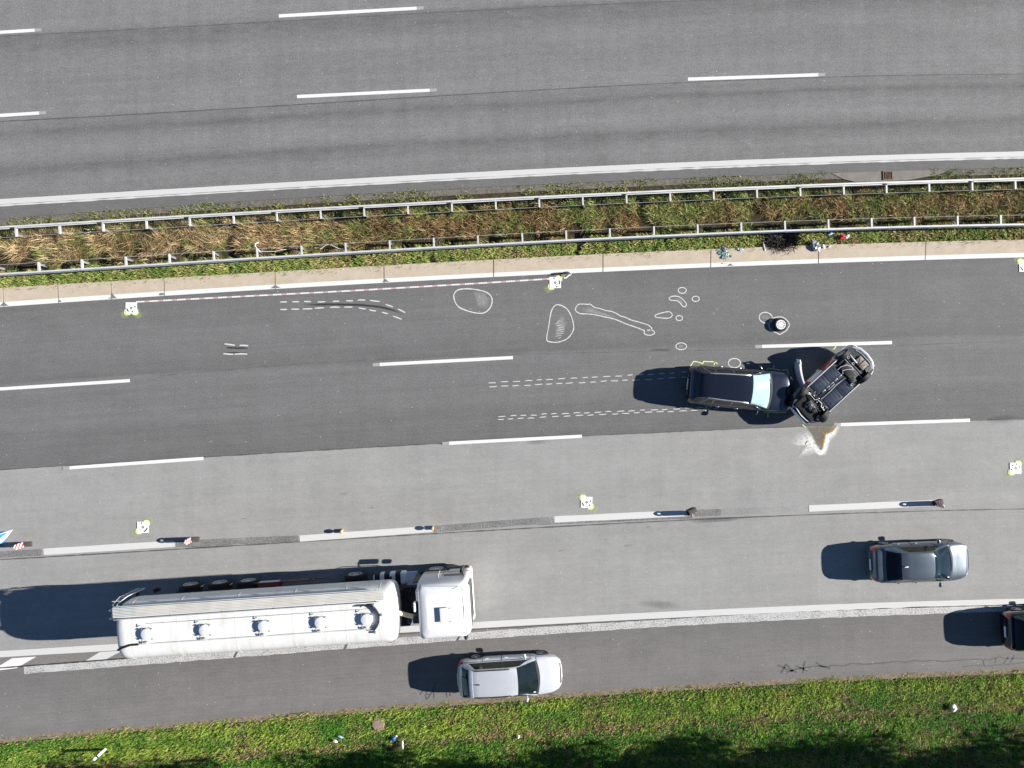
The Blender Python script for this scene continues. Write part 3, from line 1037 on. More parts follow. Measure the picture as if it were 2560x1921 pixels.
n = 3400
u, v, t, x, y = scatter(n, off(E['up_margin'], -2), lambda u: rail_up_g(u) + 20); n = len(u)
dens = vnoise(x, y, 0.9, 1) * 0.6 + vnoise(x, y, 3.0, 2) * 0.4
keep = (dens > 0.52 - 0.42 * t) & ~((u > 2060) & (u < 2330) & (t < 0.75))
x, y = x[keep], y[keep]
x, y, k = tufts(x, y, 7, 0.05); n = len(x)
kt = rng.random(k.max() + 1)[k]
c = lerpc((0.12, 0.17, 0.04), (0.36, 0.36, 0.15), np.clip(vnoise(x, y, 1.3, 3) * 0.5 + kt * 0.5, 0, 1))
blades('margin_grass', x, y, -0.05, rng.uniform(0.07, 0.20, n), rng.uniform(0.012, 0.028, n), rng.uniform(0, 2 * pi, n), rng.uniform(0.3, 1.3, n), jitter(c))
# tall dry grass between the rails: tufts of long stems over a dark floor
n = 5200
u, v, t, x, y = scatter(n, lambda u: rail_up_g(u) + 8, lambda u: rail_lo_g(u) - 4); n = len(u)
lum = vnoise(x, y, 0.55, 5); fin = vnoise(x, y, 2.0, 6)
west = np.clip(1 - (u - 250) / 800, 0, 1)
gap = vnoise(x, y, 1.3, 8)
keep = ~((gap < 0.24 + 0.40 * np.clip((t - 0.60) * 3.5, 0, 1) * (0.45 + 0.55 * (1 - west)))) & ~((t > 0.84) & (rng.random(n) < 0.75)) & ~((t < 0.10) & (rng.random(n) < 0.35))
u, v, t, x, y, lum, fin, west = (a_[keep] for a_ in (u, v, t, x, y, lum, fin, west)); n = len(u)
gold = lerpc((0.40, 0.29, 0.14), (0.74, 0.59, 0.36), rng.random(n))
brown = lerpc((0.15, 0.09, 0.04), (0.46, 0.32, 0.15), rng.random(n) ** 1.4)
green = lerpc((0.09, 0.135, 0.03), (0.36, 0.39, 0.13), rng.random(n) ** 1.3)
dry = gold * west[:, None] + brown * (1 - west[:, None])
edge_ = np.clip((np.abs(t - 0.5) - 0.25) * 3, 0, 1)
isg = rng.random(n) < np.clip(0.10 + 0.45 * edge_ + (fin - 0.5) * 1.1 + (1 - west) * 0.26 + (lum - 0.5) * 0.8, 0.04, 0.9)
c = np.where(isg[:, None], green, dry)
red = np.clip(np.exp(-(((u - 960) / 42) ** 2 + ((v - 570) / 24) ** 2)) + 0.7 * np.exp(-(((u - 715) / 26) ** 2 + ((v - 545) / 10) ** 2)), 0, 1)[:, None]
c = c * (1 - red * 0.85) + np.array((0.17, 0.055, 0.045))[None] * red * 0.85
tuft_dir = rng.normal(radians(28), 0.55, n) * west + rng.uniform(0, 2 * pi, n) * (1 - west) + pi * (rng.random(n) < 0.22)
per = 17
x, y, k = tufts(x, y, per, 0.10); m_ = len(x)
ld = tuft_dir[k] + rng.normal(0, 0.38 + 0.5 * (1 - west[k]))
blades('dry_median_grass', x, y, -0.06, rng.uniform(0.25, 0.85, m_) * (0.70 + 0.35 * west[k]), rng.uniform(0.010, 0.032, m_), ld, rng.uniform(0.55, 1.42, m_), jitter(c[k], 0.38))
# green strip between the lower rail and the kerb
n = 6200
u, v, t, x, y = scatter(n, lambda u: rail_lo_g(u) - 8, off(E['kerb_top'], 2)); n = len(u)
keep = ~((t > 0.90) & (rng.random(n) < 0.5)) & (vnoise(x, y, 2.2, 14) > 0.16)
u, v, t, x, y = (a_[keep] for a_ in (u, v, t, x, y)); n = len(u)
q = np.clip(vnoise(x, y, 1.1, 11) * 0.6 + rng.random(n) * 0.7 - 0.2, 0, 1)
c = lerpc((0.09, 0.18, 0.03), (0.36, 0.38, 0.11), q)
strw = rng.random(n) < 0.10 + 0.3 * (vnoise(x, y, 0.7, 12) > 0.62)
c = np.where(strw[:, None], lerpc((0.28, 0.19, 0.09), (0.5, 0.38, 0.2), rng.random(n)), c)
td = rng.normal(radians(-150), 1.0, n)
x, y, k = tufts(x, y, 9, 0.05); m_ = len(x)
blades('kerb_grass', x, y, -0.06, rng.uniform(0.12, 0.36, m_), rng.uniform(0.018, 0.042, m_), td[k] + rng.normal(0, 0.7, m_), rng.uniform(0.5, 1.38, m_), jitter(c[k], 0.4))
# roadside verge
n = 46000
u, v, t, x, y = scatter(n, off(E['verge_top'], 4), lambda u: np.full_like(np.asarray(u, float), 2120.0)); n = len(u)
dv = v - E['verge_top'](u)
ridge = curve((0, 1930), (600, 1890), (1280, 1840), (1900, 1800), (2560, 1768))(u)
bare = np.exp(-((v - ridge) / 9.0) ** 2)
edge = np.clip(1 - dv / 26, 0, 1) * (0.35 + 0.9 * vnoise(x, y, 0.5, 20))
big = vnoise(x, y, 0.8, 21) * 0.3 + vnoise(x, y, 2.6, 22) * 0.3 + vnoise(u / PX * 0.12, dv / PX, 3.2, 28) * 0.4
rcx, rcy = G(945.5, 1812)
keep = (((x - rcx) ** 2 + (y - rcy) ** 2) > 0.29 ** 2) & (rng.random(n) > np.clip(edge * 0.85 + bare * 0.4 * (vnoise(x, y, 1.0, 23) > 0.4), 0, 0.92))
u, v, t, x, y, dv, bare, edge, big, ridge = (a_[keep] for a_ in (u, v, t, x, y, dv, bare, edge, big, ridge)); n = len(u)
yel = np.clip(0.10 + (big - 0.42) * 1.8 + rng.random(n) * 0.6 - 0.45 * (v > ridge + 8), 0, 1)
c = lerpc((0.075, 0.25, 0.024), (0.34, 0.44, 0.075), yel)
se = ((v > 1868) & (u > 1650)) * np.clip((v - 1868) / 30, 0, 1)
straw = rng.random(n) < np.clip(0.035 + bare * 0.5 + edge * 0.6 + 0.25 * (vnoise(x, y, 1.1, 25) > 0.68) + 0.5 * se * vnoise(x, y, 0.5, 27), 0, 0.85)
c = np.where(straw[:, None], lerpc((0.26, 0.18, 0.08), (0.50, 0.38, 0.2), rng.random(n)), c)
hh = 1 + 0.6 * (big > 0.56)
x, y, k = tufts(x, y, 8, 0.055); m_ = len(x)
blades('verge_grass', x, y, -0.07, rng.uniform(0.05, 0.16, m_) * hh[k], rng.uniform(0.012, 0.030, m_), rng.uniform(0, 2 * pi, m_), rng.uniform(0.25, 1.25, m_), jitter(c[k], 0.38))

# ------------------------------------------------------------------ guard rails
def rail_points(f, z, us):
    return [np.array((*G(u_, float(f(u_)), z), z)) for u_ in us]


def guard_rail(name, f, side, post_us, label, double):
    """side: +1 the spacer arms point to -y (down the plan), -1 to +y"""
    root = tag(empty(name), label, 'guard rail', 'steel guard rails along the median')
    us = np.array(post_us, float)
    ext = np.r_[us[0] - 110 * np.arange(14, 0, -1), us, us[-1] + 109 * np.arange(1, 15)]
    pts = rail_points(f, 0.72, ext)
    # W-beam sections, lapped every two posts
    for i in range(0, len(pts) - 2, 2):
        seg = pts[i:i + 3]
        bw = 0.075 if double else 0.07
        prof = [(-0.015, 0.03), (bw - 0.015, 0.035), (bw, -0.02), (0.02, -0.10), (0.02, -0.17), (bw, -0.24), (bw - 0.015, -0.28), (0.0, -0.27)]
        rows = []
        e = 0.0 if i % 4 else 0.004
        for k, p in enumerate(seg):
            d = seg[min(k + 1, 2)] - seg[max(k - 1, 0)]
            d = d / np.linalg.norm(d)
            nrm = np.array((-d[1], d[0], 0)) * side          # towards the traffic
            rows.append([p + nrm * (a + e) + np.array((0, 0, b + e)) for a, b in prof])
        mb = MB(); mb.grid(np.array(rows), wrap=True)
        # thickness on top: flat cap strip makes the beam read as folded sheet
        mb.build('rail_beam', M['galv'], root, angle=30)
        if double:
            rows = []
            for k, p in enumerate(seg):
                d = seg[min(k + 1, 2)] - seg[max(k - 1, 0)]; d = d / np.linalg.norm(d)
                nrm = np.array((-d[1], d[0], 0)) * side
                rows.append([p + nrm * a + np.array((0, 0, b)) for a, b in ((-0.03, -0.02), (-0.03, 0.01), (-0.075, 0.01), (-0.075, -0.02))])
            # stiffening box behind the beam stops short of the next post
            rows[2] = [r0 * 0.12 + r1 * 0.88 for r0, r1 in zip(rows[1], rows[2])]
            mb = MB(); mb.grid(np.array(rows), wrap=True)
            mb.build('rear_stiffener', M['galv'], root, angle=30)
    arm_ends = []
    for i, p in enumerate(pts):
        d = pts[min(i + 1, len(pts) - 1)] - pts[max(i - 1, 0)]; d /= np.linalg.norm(d)
        nrm = np.array((-d[1], d[0], 0)) * side
        ang = atan2(nrm[1], nrm[0])
        ln = 0.44
        c = p - nrm * (ln / 2 + 0.0)
        mb = MB()
        mb.box((c[0], c[1], p[2] - 0.07), (ln, 0.075, 0.018), ang)          # top flange of the spacer
        mb.box((c[0], c[1], p[2] - 0.15), (ln - 0.02, 0.012, 0.14), ang)
        mb.build('spacer_arm', M['galv'], root, smooth=False)
        q = p - nrm * (ln - 0.10)
        mb = MB()
        t_ = d * 0.05
        mb.box((q[0], q[1], 0.22), (0.11, 0.010, 0.72), ang)
        for s_ in (-1, 1):
            qq = q + nrm * 0.052 * s_ + d * 0.022
            mb.box((qq[0], qq[1], 0.22), (0.008, 0.045, 0.72), ang)
        mb.build('post', M['galv_dark'], root, smooth=False)
        arm_ends.append(p - nrm * (ln - 0.01) + np.array((0, 0, -0.10)))
    # thin tension strap joining the arm ends
    mb = MB(); mb.tube([tuple(a) for a in arm_ends], 0.007, 4)
    mb.build('tension_strap', M['galv'], root)
    return root


up_us = [36, 145, 254, 363, 471.6, 581.6, 690, 800, 909, 1019, 1129, 1239, 1348, 1457, 1566.5, 1676, 1785, 1893.4, 2002, 2111, 2218, 2325, 2433, 2541]
lo_us = [-16, 94, 202.5, 312.5, 422, 533, 642, 753.5, 864, 974.5, 1085, 1195.6, 1306.6, 1416.6, 1526, 1636.5, 1746, 1855, 1964.6, 2073.4, 2181.6, 2288.7, 2397, 2505]
guard_rail('guard_rail', E['rail_up'], 1, up_us, 'doubled guard rail on the upper side of the median, next to the upper carriageway', True)
guard_rail('guard_rail', E['rail_lo'], -1, lo_us, 'single narrow guard rail on the lower side of the median, above the concrete kerb', False)


# ------------------------------------------------------------------ wheels
def wheel(parent, c, R=0.32, w=0.21, spokes=5, side=1, rim_mat='alloy', steer=0.0, tilt=0.0):
    """tyre with a rim as its child; axle along local y, outer face towards side*y"""
    mb = MB()
    prof = [(R * 0.64, -w / 2 + 0.01), (R * 0.72, -w / 2), (R * 0.93, -w / 2 + 0.005), (R * 0.985, -w / 2 + 0.03), (R, -w / 4), (R, w / 4), (R * 0.985, w / 2 - 0.03), (R * 0.93, w / 2 - 0.005), (R * 0.72, w / 2), (R * 0.64, w / 2 - 0.01)]
    mb.lathe(prof, axis='y', n=30, close=True)
    t = mb.build('wheel', M['rubber'], parent, angle=50)
    t.location = c
    t.rotation_euler = (tilt, 0, steer)
    mb = MB()
    ro = w / 2 - 0.012
    mb.lathe([(R * 0.66, side * ro), (R * 0.62, side * (ro + 0.008)), (R * 0.585, side * ro), (R * 0.57, side * (ro - 0.05)), (R * 0.57, -side * ro)], axis='y', n=30)
    mb.lathe([(0.0, side * (ro - 0.002)), (R * 0.15, side * (ro - 0.006)), (R * 0.2, side * (ro - 0.03))], axis='y', n=14)
    for k in range(spokes):
        a = 2 * pi * k / spokes + 0.2
        for q in ((0.10,) if spokes > 7 else (0.07, 0.20)):
            b0, b1 = a, a + (q - 0.13) * (0.0 if spokes > 7 else 1.2)
            hw0, hw1 = R * 0.055, R * (0.085 if spokes > 7 else 0.05)
            r0, r1 = R * 0.14, R * 0.60
            P = []
            for r_, hw, bb in ((r0, hw0, b0), (r1, hw1, b1)):
                for s_ in (-1, 1):
                    P.append((r_ * cos(bb) - s_ * hw * sin(bb), side * (ro - 0.004 - (0.012 if r_ == r0 else 0)), r_ * sin(bb) + s_ * hw * cos(bb)))
            B = [(p[0], p[1] - side * 0.03, p[2]) for p in P]
            mb.add(P + B, [(0, 1, 3, 2), (4, 6, 7, 5), (0, 2, 6, 4), (1, 5, 7, 3)])
    rm = mb.build('rim', M[rim_mat], t, angle=40)
    mb = MB()
    mb.lathe([(0.0, side * (ro - 0.06)), (R * 0.57, side * (ro - 0.06))], axis='y', n=20)
    mb.build('brake_disc', M['under_dark'], t)
    return t


# ------------------------------------------------------------------ cars
class CarShape:
    def __init__(s, L, W, top, plan, base, roof, roof_w, bottom=0.22, n_sup=4.0, arches=(0.17, 0.82), Ra=0.36, bow_f=0.16, bow_r=-0.05):
        s.L, s.W = L, W
        s.zt = pchip(*zip(*top)); s.w = pchip(*zip(*plan))
        s.zr = pchip(*zip(*roof)); s.wr = pchip(*zip(*roof_w)); s.base = base
        s.zb0 = bottom; s.n_sup = n_sup; s.Ra = Ra
        s.arch = [(a * L - L / 2) for a in arches]
        s.bow_f, s.bow_r = bow_f, bow_r
        s.gt0, s.gt1 = roof[0][0], roof[-1][0]

    def body(s, t, q):
        """t 0 rear .. 1 front; q -1 (under, right) .. 0 (top centre) .. 1 (under, left)"""
        t = np.asarray(t, float); q = np.asarray(q, float)
        x = t * s.L - s.L / 2
        w = s.W / 2 * s.w(t); zt = s.zt(t)
        zb = s.zb0 + 0.10 * np.clip((0.04 - t) / 0.04, 0, 1) + 0.06 * np.clip((t - 0.95) / 0.05, 0, 1)
        zm = np.minimum(0.60, zt - 0.10)
        a = np.abs(q); sg = np.sign(q)
        th = pi / 2 * (1 - np.clip(a / 0.5, 0, 1))
        e = 2.0 / s.n_sup
        yt = w * np.cos(th) ** e; ztop = zm + (zt - zm) * np.sin(th) ** e
        f = np.clip((a - 0.5) / 0.3, 0, 1)
        ys = w * (1 - 0.07 * f ** 2); zs_ = zm + (zb - zm) * f
        f2 = np.clip((a - 0.8) / 0.2, 0, 1)
        yb = w * 0.93 * (1 - f2)
        y = np.where(a <= 0.5, yt, np.where(a <= 0.8, ys, yb))
        z = np.where(a <= 0.5, ztop, np.where(a <= 0.8, zs_, zb))
        for xc in s.arch:
            r2 = s.Ra ** 2 - (x - xc) ** 2
            za = 0.31 + np.sqrt(np.maximum(r2, 0))
            z = np.where((r2 > 0) & (a > 0.45), np.maximum(z, np.minimum(za, ztop + 0.5)), z)
        # ends bulge a little in plan
        x = x + np.where(t > 0.9, 0.06 * ((t - 0.9) / 0.1) * (1 - (y / (s.W / 2)) ** 2), 0) - np.where(t < 0.06, 0.05 * ((0.06 - t) / 0.06) * (1 - (y / (s.W / 2)) ** 2), 0)
        return np.stack([x, sg * y, z], -1)

    def gh(s, t, q):
        """glasshouse: |q|<=.55 roof/screens across, .55..1 sides down to the belt"""
        t = np.asarray(t, float); q = np.asarray(q, float)
        x = t * s.L - s.L / 2
        zbase = s.zt(t) - 0.012
        zr = np.maximum(s.zr(t), zbase + 0.004)
        hgt = zr - zbase
        wb = s.W / 2 * s.w(t) * s.base
        wr = np.minimum(s.W / 2 * s.wr(t), wb)
        kk = np.clip(((t - s.gt0) / (s.gt1 - s.gt0) - 0.62) / 0.16, 0, 1); kk = kk * kk * (3 - 2 * kk)
        dr = np.minimum(0.075 + 0.05 * kk, 0.45 * hgt)
        ex = 0.62 + 0.28 * kk
        a = np.abs(q); sg = np.sign(q)
        th = pi / 2 * (1 - np.clip(a / 0.55, 0, 1))
        yc = wr * np.cos(th) ** ex; zc = zr - dr + dr * np.sin(th) ** ex
        f = np.clip((a - 0.55) / 0.45, 0, 1)
        ys = wr + (wb - wr) * (f ** 0.9); zs_ = (zr - dr) + (zbase - (zr - dr)) * f
        y = np.where(a <= 0.55, yc, ys); z = np.where(a <= 0.55, zc, zs_)
        k = (t - s.gt0) / (s.gt1 - s.gt0)
        bf = s.bow_f * np.clip((k - 0.45) / 0.55, 0, 1) ** 1.3; br = s.bow_r * np.clip((0.4 - k) / 0.4, 0, 1)
        x = x + (bf + br) * (1 - (y / (s.W / 2)) ** 2)
        return np.stack([x, sg * y, z], -1)


def surf_patch(fn, t0, t1, q0, q1, nt=16, nq=16, lift=0.004, rim=True):
    """piece of a car surface lifted off it along the normal, with its edge turned down"""
    Q = np.linspace(q0, q1, nq)
    T = np.linspace(0, 1, nt)
    qq = np.tile(Q, (nt, 1))
    a = t0(Q) if callable(t0) else np.full(nq, t0)
    b = t1(Q) if callable(t1) else np.full(nq, t1)
    tt = a[None] * (1 - T[:, None]) + b[None] * T[:, None]
    P = fn(tt, qq)
    e = 1e-3
    du = fn(tt + e, qq) - fn(tt - e, qq)
    dv = fn(tt, np.minimum(qq + e, 1)) - fn(tt, np.maximum(qq - e, -1))
    N = np.cross(du, dv)
    N /= (np.linalg.norm(N, axis=-1, keepdims=True) + 1e-9)
    # keep normals pointing away from the car axis
    c = np.array((0, 0, 0.55))
    out = np.sign(np.sum(N * (P - c) * np.array((0.15, 1, 1)), -1, keepdims=True))
    N = N * np.where(out == 0, 1, out)
    P2 = P + N * lift
    mb = MB(); mb.grid(P2, flip=True)
    if rim:
        edge = [(i, 0) for i in range(nt)] + [(nt - 1, j) for j in range(1, nq)] + [(i, nq - 1) for i in range(nt - 2, -1, -1)] + [(0, j) for j in range(nq - 2, 0, -1)]
        up = [P2[i, j] for i, j in edge]; dn = [P[i, j] - N[i, j] * 0.012 for i, j in edge]
        mb.grid(np.stack([np.array(up + up[:1]), np.array(dn + dn[:1])], 1))
    return mb, P2


def edge_trim(P2, r, parent, mat, name='window_trim', sides='all'):
    nt, nq = P2.shape[:2]
    edge = [P2[i, 0] for i in range(nt)] + [P2[nt - 1, j] for j in range(1, nq)] + [P2[i, nq - 1] for i in range(nt - 2, -1, -1)] + [P2[0, j] for j in range(nq - 2, 0, -1)]
    if sides == 'top':
        edge = [P2[i, 0] for i in range(nt)]
    elif sides == 'bottom':
        edge = [P2[i, nq - 1] for i in range(nt)]
    else:
        edge = edge + edge[:1]
    mb = MB(); mb.tube(edge, r, 5)
    return mb.build(name, mat, parent)


def make_car(name, S, paint, opts):
    root = empty(name)
    L, W = S.L, S.W
    body_p = M[paint]
    # shell
    ts = np.unique(np.concatenate([np.linspace(0, 0.06, 12), np.linspace(0.06, 0.94, 110), np.linspace(0.94, 1, 14)]))
    qs = np.concatenate([np.linspace(-1, -0.8, 4)[:-1], np.linspace(-0.8, -0.5, 9)[:-1], np.linspace(-0.5, 0.5, 37), np.linspace(0.5, 0.8, 9)[1:], np.linspace(0.8, 1, 4)[1:]])
    T, Qm = np.meshgrid(ts, qs, indexing='ij')
    P = S.body(T, Qm)
    mb = MB(); mb.grid(P, flip=True)
    nq = len(qs)
    for row, fl in ((0, False), (len(ts) - 1, True)):
        ring = P[row]; c = ring.mean(0)
        inner = c + (ring - c) * 0.8 + np.array((-0.03 if row == 0 else 0.03, 0, 0))
        m2 = np.stack([ring, inner, np.tile(inner.mean(0), (nq, 1))], 0)
        mb.grid(m2, flip=not fl)
    tg = np.linspace(S.gt0, S.gt1, 70)
    qg = np.concatenate([np.linspace(-1, -0.55, 9)[:-1], np.linspace(-0.55, 0.55, 27), np.linspace(0.55, 1, 9)[1:]])
    T, Qm = np.meshgrid(tg, qg, indexing='ij')
    mb.grid(S.gh(T, Qm), flip=True)
    mb.build('body', body_p, root, angle=50)
    rf, rr = opts['roof_front'], opts['roof_rear']
    # windscreen
    cowl = S.gt1
    mb, P2 = surf_patch(S.gh, rf, cowl - 0.004, -0.50, 0.50, 18, 24, 0.005)
    ws = mb.build('windscreen', M[opts.get('screen', 'glass')], root, angle=60)
    mb, P3 = surf_patch(S.gh, cowl - 0.014, cowl + 0.006, -0.52, 0.52, 5, 24, 0.009)
    cw = mb.build('cowl_panel', M['rubber'], root)
    mb, P3 = surf_patch(S.gh, cowl - 0.045, cowl - 0.022, -0.37, -0.34, 3, 3, 0.007)
    mb.build('windscreen_sticker', M['white_plastic'], root)
    for yy in (-0.25, 0.25):
        mb = MB()
        pts = S.gh(np.array([cowl - 0.010, cowl - 0.014, cowl - 0.02]), np.array([yy * 0.2 - 0.12, yy * 0.2, yy * 0.2 + 0.2])) + np.array((0, 0, 0.02))
        mb.tube(pts, 0.012, 5); mb.build('wiper', M['black_plastic'], root)
    # rear window
    mb, P2 = surf_patch(S.gh, opts['rw0'], rr, -0.50, 0.50, 14, 20, 0.005)
    mb.build('rear_window', M['glass_rear'], root, angle=60)
    # side windows: front to rear, both sides
    for sgn in (-1, 1):
        wa, wb_ = opts['sides'][-1][0], opts['sides'][0][1]
        mb, P2 = surf_patch(S.gh, lambda q: wa - 0.006 + opts.get('slant_r', 0.06) * (0.94 - np.abs(q)) / 0.34, lambda q: wb_ + 0.006 - opts.get('slant_f', 0.10) * (0.94 - np.abs(q)) / 0.34, sgn * 0.59, sgn * 0.95, 20, 8, 0.0015)
        mb.build('window_surround', M['black_plastic'], root, angle=60)
        for k, (a, b) in enumerate(opts['sides']):
            sl_f = opts.get('slant_f', 0.10) if k == 0 else 0.0
            sl_r = opts.get('slant_r', 0.06) if k == len(opts['sides']) - 1 else 0.0
            q0, q1 = 0.60, 0.94
            f0 = lambda q, a=a, sl=sl_r: a + sl * (0.94 - np.abs(q)) / 0.34
            f1 = lambda q, b=b, sl=sl_f: b - sl * (0.94 - np.abs(q)) / 0.34
            mb, P2 = surf_patch(S.gh, f0, f1, sgn * q0, sgn * q1, 14, 8, 0.004)
            wdw = mb.build('side_window', M['glass_side'], root, angle=60)
            if opts.get('trim'):
                edge_trim(P2, 0.007, wdw, M['chrome'])
    # bonnet, doors, lights
    mb, P2 = surf_patch(S.body, cowl + 0.015, 0.955, -0.40, 0.40, 24, 24, 0.006)
    bn = mb.build('bonnet', body_p, root, angle=60)
    edge_trim(P2, 0.007, bn, M['under_dark'], 'panel_gap')
    for sgn in (-1, 1):
        for a, b in opts['doors']:
            mb, P2 = surf_patch(S.body, a + 0.003, b - 0.003, sgn * 0.30, sgn * 0.74, 16, 12, 0.005)
            d = mb.build('door', body_p, root, angle=60)
            edge_trim(P2, 0.007, d, M['under_dark'], 'panel_gap')
            hp = S.body(np.array([a + 0.03, a + 0.055]), np.array([sgn * 0.43] * 2))
            m3 = MB(); m3.rbox(tuple(hp.mean(0) + np.array((0, sgn * 0.02, 0))), (0.17, 0.05, 0.035), 0.014, 2)
            m3.build('door_handle', M[opts.get('handle', paint)], d)
        mb, P2 = surf_patch(S.body, lambda q: 0.925 + 0.02 * (0.42 - np.abs(q)) / 0.2, 0.985, sgn * 0.24, sgn * 0.43, 8, 10, 0.005)
        mb.build('headlight', M['lamp_glass'], root, angle=60)
        mb, P2 = surf_patch(S.body, opts.get('tl0', 0.006), opts.get('tl1', 0.05), sgn * opts.get('tq0', 0.26), sgn * 0.52, 8, 10, 0.006)
        mb.build('taillight', M['red_lens'], root, angle=60)
        # mirror on its foot
        mx = opts['mirror']
        base = S.body(np.array([mx]), np.array([sgn * 0.34]))[0]
        m3 = MB()
        m3.rbox((base[0] - 0.03, sgn * (W / 2 + 0.10), 0.985), (0.13, 0.20, 0.13), 0.05, 3, sgn * 0.2)
        m3.tube([(base[0], base[1] - sgn * 0.05, 0.93), (base[0] - 0.02, sgn * (W / 2 + 0.06), 0.95)], 0.025, 6)
        mm = m3.build('mirror', body_p if opts.get('mirror_paint', True) else M['black_plastic'], root)
        for xc in S.arch:
            steer = 0.0
            wheel(root, (xc, sgn * (W / 2 - 0.115), opts.get('R', 0.32)), opts.get('R', 0.32), 0.21, opts.get('spokes', 5), sgn)
            m3 = MB(); m3.lathe([(0.0, sgn * (W / 2 - 0.24)), (S.Ra, sgn * (W / 2 - 0.24)), (S.Ra + 0.005, sgn * (W / 2 - 0.06))], (xc, 0, 0.31), 'y', 24)
            m3.build('wheel_arch', M['under_dark'], root)
    # number plates
    mb = MB(); mb.box((-L / 2 - 0.075, 0, opts.get('plate_z', 0.72)), (0.03, 0.50, 0.11)); mb.build('number_plate', M['white_plastic'], root, smooth=False)
    mb = MB(); mb.box((L / 2 + 0.085, 0, 0.42), (0.03, 0.50, 0.11)); mb.build('number_plate', M['white_plastic'], root, smooth=False)
    mb, P2 = surf_patch(S.body, 0.985, 0.999, -0.2, 0.2, 4, 12, 0.006); mb.build('grille', M['black_plastic'], root)
    if opts.get('fin'):
        fx, mt = opts['fin']
        p = S.gh(np.array([fx]), np.array([0.0]))[0]
        m3 = MB(); m3.rbox((p[0], 0, p[2] + 0.02), (0.13, 0.05, 0.06), 0.02, 2)
        m3.tube([(p[0], 0, p[2] + 0.04), (p[0] - 0.14, 0, p[2] + 0.10)], 0.008, 5)
        m3.build('antenna', M[mt], root)
    if opts.get('rails'):
        a, b, mt, qv = opts['rails']
        for sgn in (-1, 1):
            tt = np.linspace(a, b, 14)
            P = S.gh(tt, np.full(14, sgn * qv)) + np.array((0, 0, 0.035))
            P[0, 2] -= 0.03; P[-1, 2] -= 0.03
            m3 = MB(); m3.tube(P, 0.026, 6); m3.build('roof_rail', M[mt], root)
    if opts.get('spoiler'):
        mb, P2 = surf_patch(S.gh, rr - 0.004, rr + 0.03, -0.47, 0.47, 6, 18, 0.02)
        mb.build('roof_spoiler', body_p, root, angle=60)
    if opts.get('bootlid'):
        a, b = opts['bootlid']
        mb, P2 = surf_patch(S.body, a, b, -0.36, 0.36, 10, 20, 0.006)
        mb.build('boot_lid', body_p, root, angle=60)
    if opts.get('tailtrim'):
        tt, mt = opts['tailtrim']
        qv = np.linspace(-0.3, 0.3, 20)
        m3 = MB(); m3.tube(S.body(np.full(20, tt), qv) + np.array((-0.0, 0, 0.006)), 0.012, 5)
        m3.build('tailgate_trim', M[mt], root)
    # dark floor under the shell
    return root


def place(root, u, v, deg):
    x, y = G(u, v)
    root.location = (x, y, 0)
    root.rotation_euler = (0, 0, radians(deg))


PLAN = [(0, 0.78), (0.012, 0.86), (0.04, 0.925), (0.12, 0.975), (0.35, 1.0), (0.68, 1.0), (0.82, 0.985), (0.90, 0.94), (0.95, 0.86), (0.98, 0.75), (1.0, 0.62)]
# silver estate beside the verge
S1 = CarShape(4.66, 1.80,
              [(0, 0.66), (0.012, 0.86), (0.03, 0.93), (0.10, 0.95), (0.5, 0.94), (0.745, 0.97), (0.85, 0.89), (0.93, 0.80), (0.975, 0.70), (1, 0.58)], PLAN, 0.93,
              [(0.028, 1.02), (0.06, 1.16), (0.125, 1.38), (0.2, 1.445), (0.38, 1.465), (0.56, 1.42), (0.63, 1.283), (0.69, 1.14), (0.755, 0.962)],
              [(0.03, 0.80), (0.12, 0.69), (0.35, 0.70), (0.56, 0.69), (0.755, 0.86)], Ra=0.345, bow_f=0.17)
car = make_car('estate_car', S1, 'silver', dict(roof_front=0.565, roof_rear=0.115, rw0=0.042, sides=[(0.40, 0.70), (0.215, 0.39), (0.115, 0.205)], doors=[(0.43, 0.715), (0.24, 0.43)], mirror=0.665, rails=(0.16, 0.50, 'black_plastic', 0.44), fin=(0.20, 'black_plastic'), spoiler=True, spokes=5, tailtrim=(0.02, 'chrome')))
tag(car, 'silver estate car driving on the hard shoulder next to the green verge', 'car')
place(car, 1274.5, 1677, 3.4)
# anthracite saloon
S2 = CarShape(4.50, 1.80,
              [(0, 0.64), (0.012, 0.88), (0.035, 1.0), (0.11, 1.03), (0.3, 0.97), (0.745, 0.955), (0.85, 0.87), (0.93, 0.78), (0.975, 0.68), (1, 0.55)],
              [(0, 0.70), (0.012, 0.80), (0.04, 0.89), (0.12, 0.96), (0.3, 1.0), (0.7, 1.0), (0.82, 0.98), (0.90, 0.925), (0.95, 0.83), (0.98, 0.72), (1.0, 0.58)], 0.92,
              [(0.105, 1.02), (0.15, 1.14), (0.24, 1.33), (0.32, 1.395), (0.42, 1.415), (0.55, 1.38), (0.62, 1.25), (0.69, 1.10), (0.755, 0.947)],
              [(0.10, 0.80), (0.24, 0.68), (0.42, 0.68), (0.55, 0.67), (0.755, 0.86)], Ra=0.345, bow_f=0.17, bow_r=-0.10)
car = make_car('saloon_car', S2, 'anthracite', dict(roof_front=0.555, roof_rear=0.245, rw0=0.125, sides=[(0.37, 0.69), (0.235, 0.36)], doors=[(0.40, 0.715), (0.22, 0.40)], mirror=0.665, fin=(0.285, 'white_plastic'), spokes=7, bootlid=(0.022, 0.105), trim=False, tl0=0.004, tl1=0.045, handle='anthracite', slant_f=0.11, slant_r=0.09))
tag(car, 'dark metallic grey saloon with red tail lights in the right lane beyond the tanker', 'car')
place(car, 2281, 1397.5, 2.4)
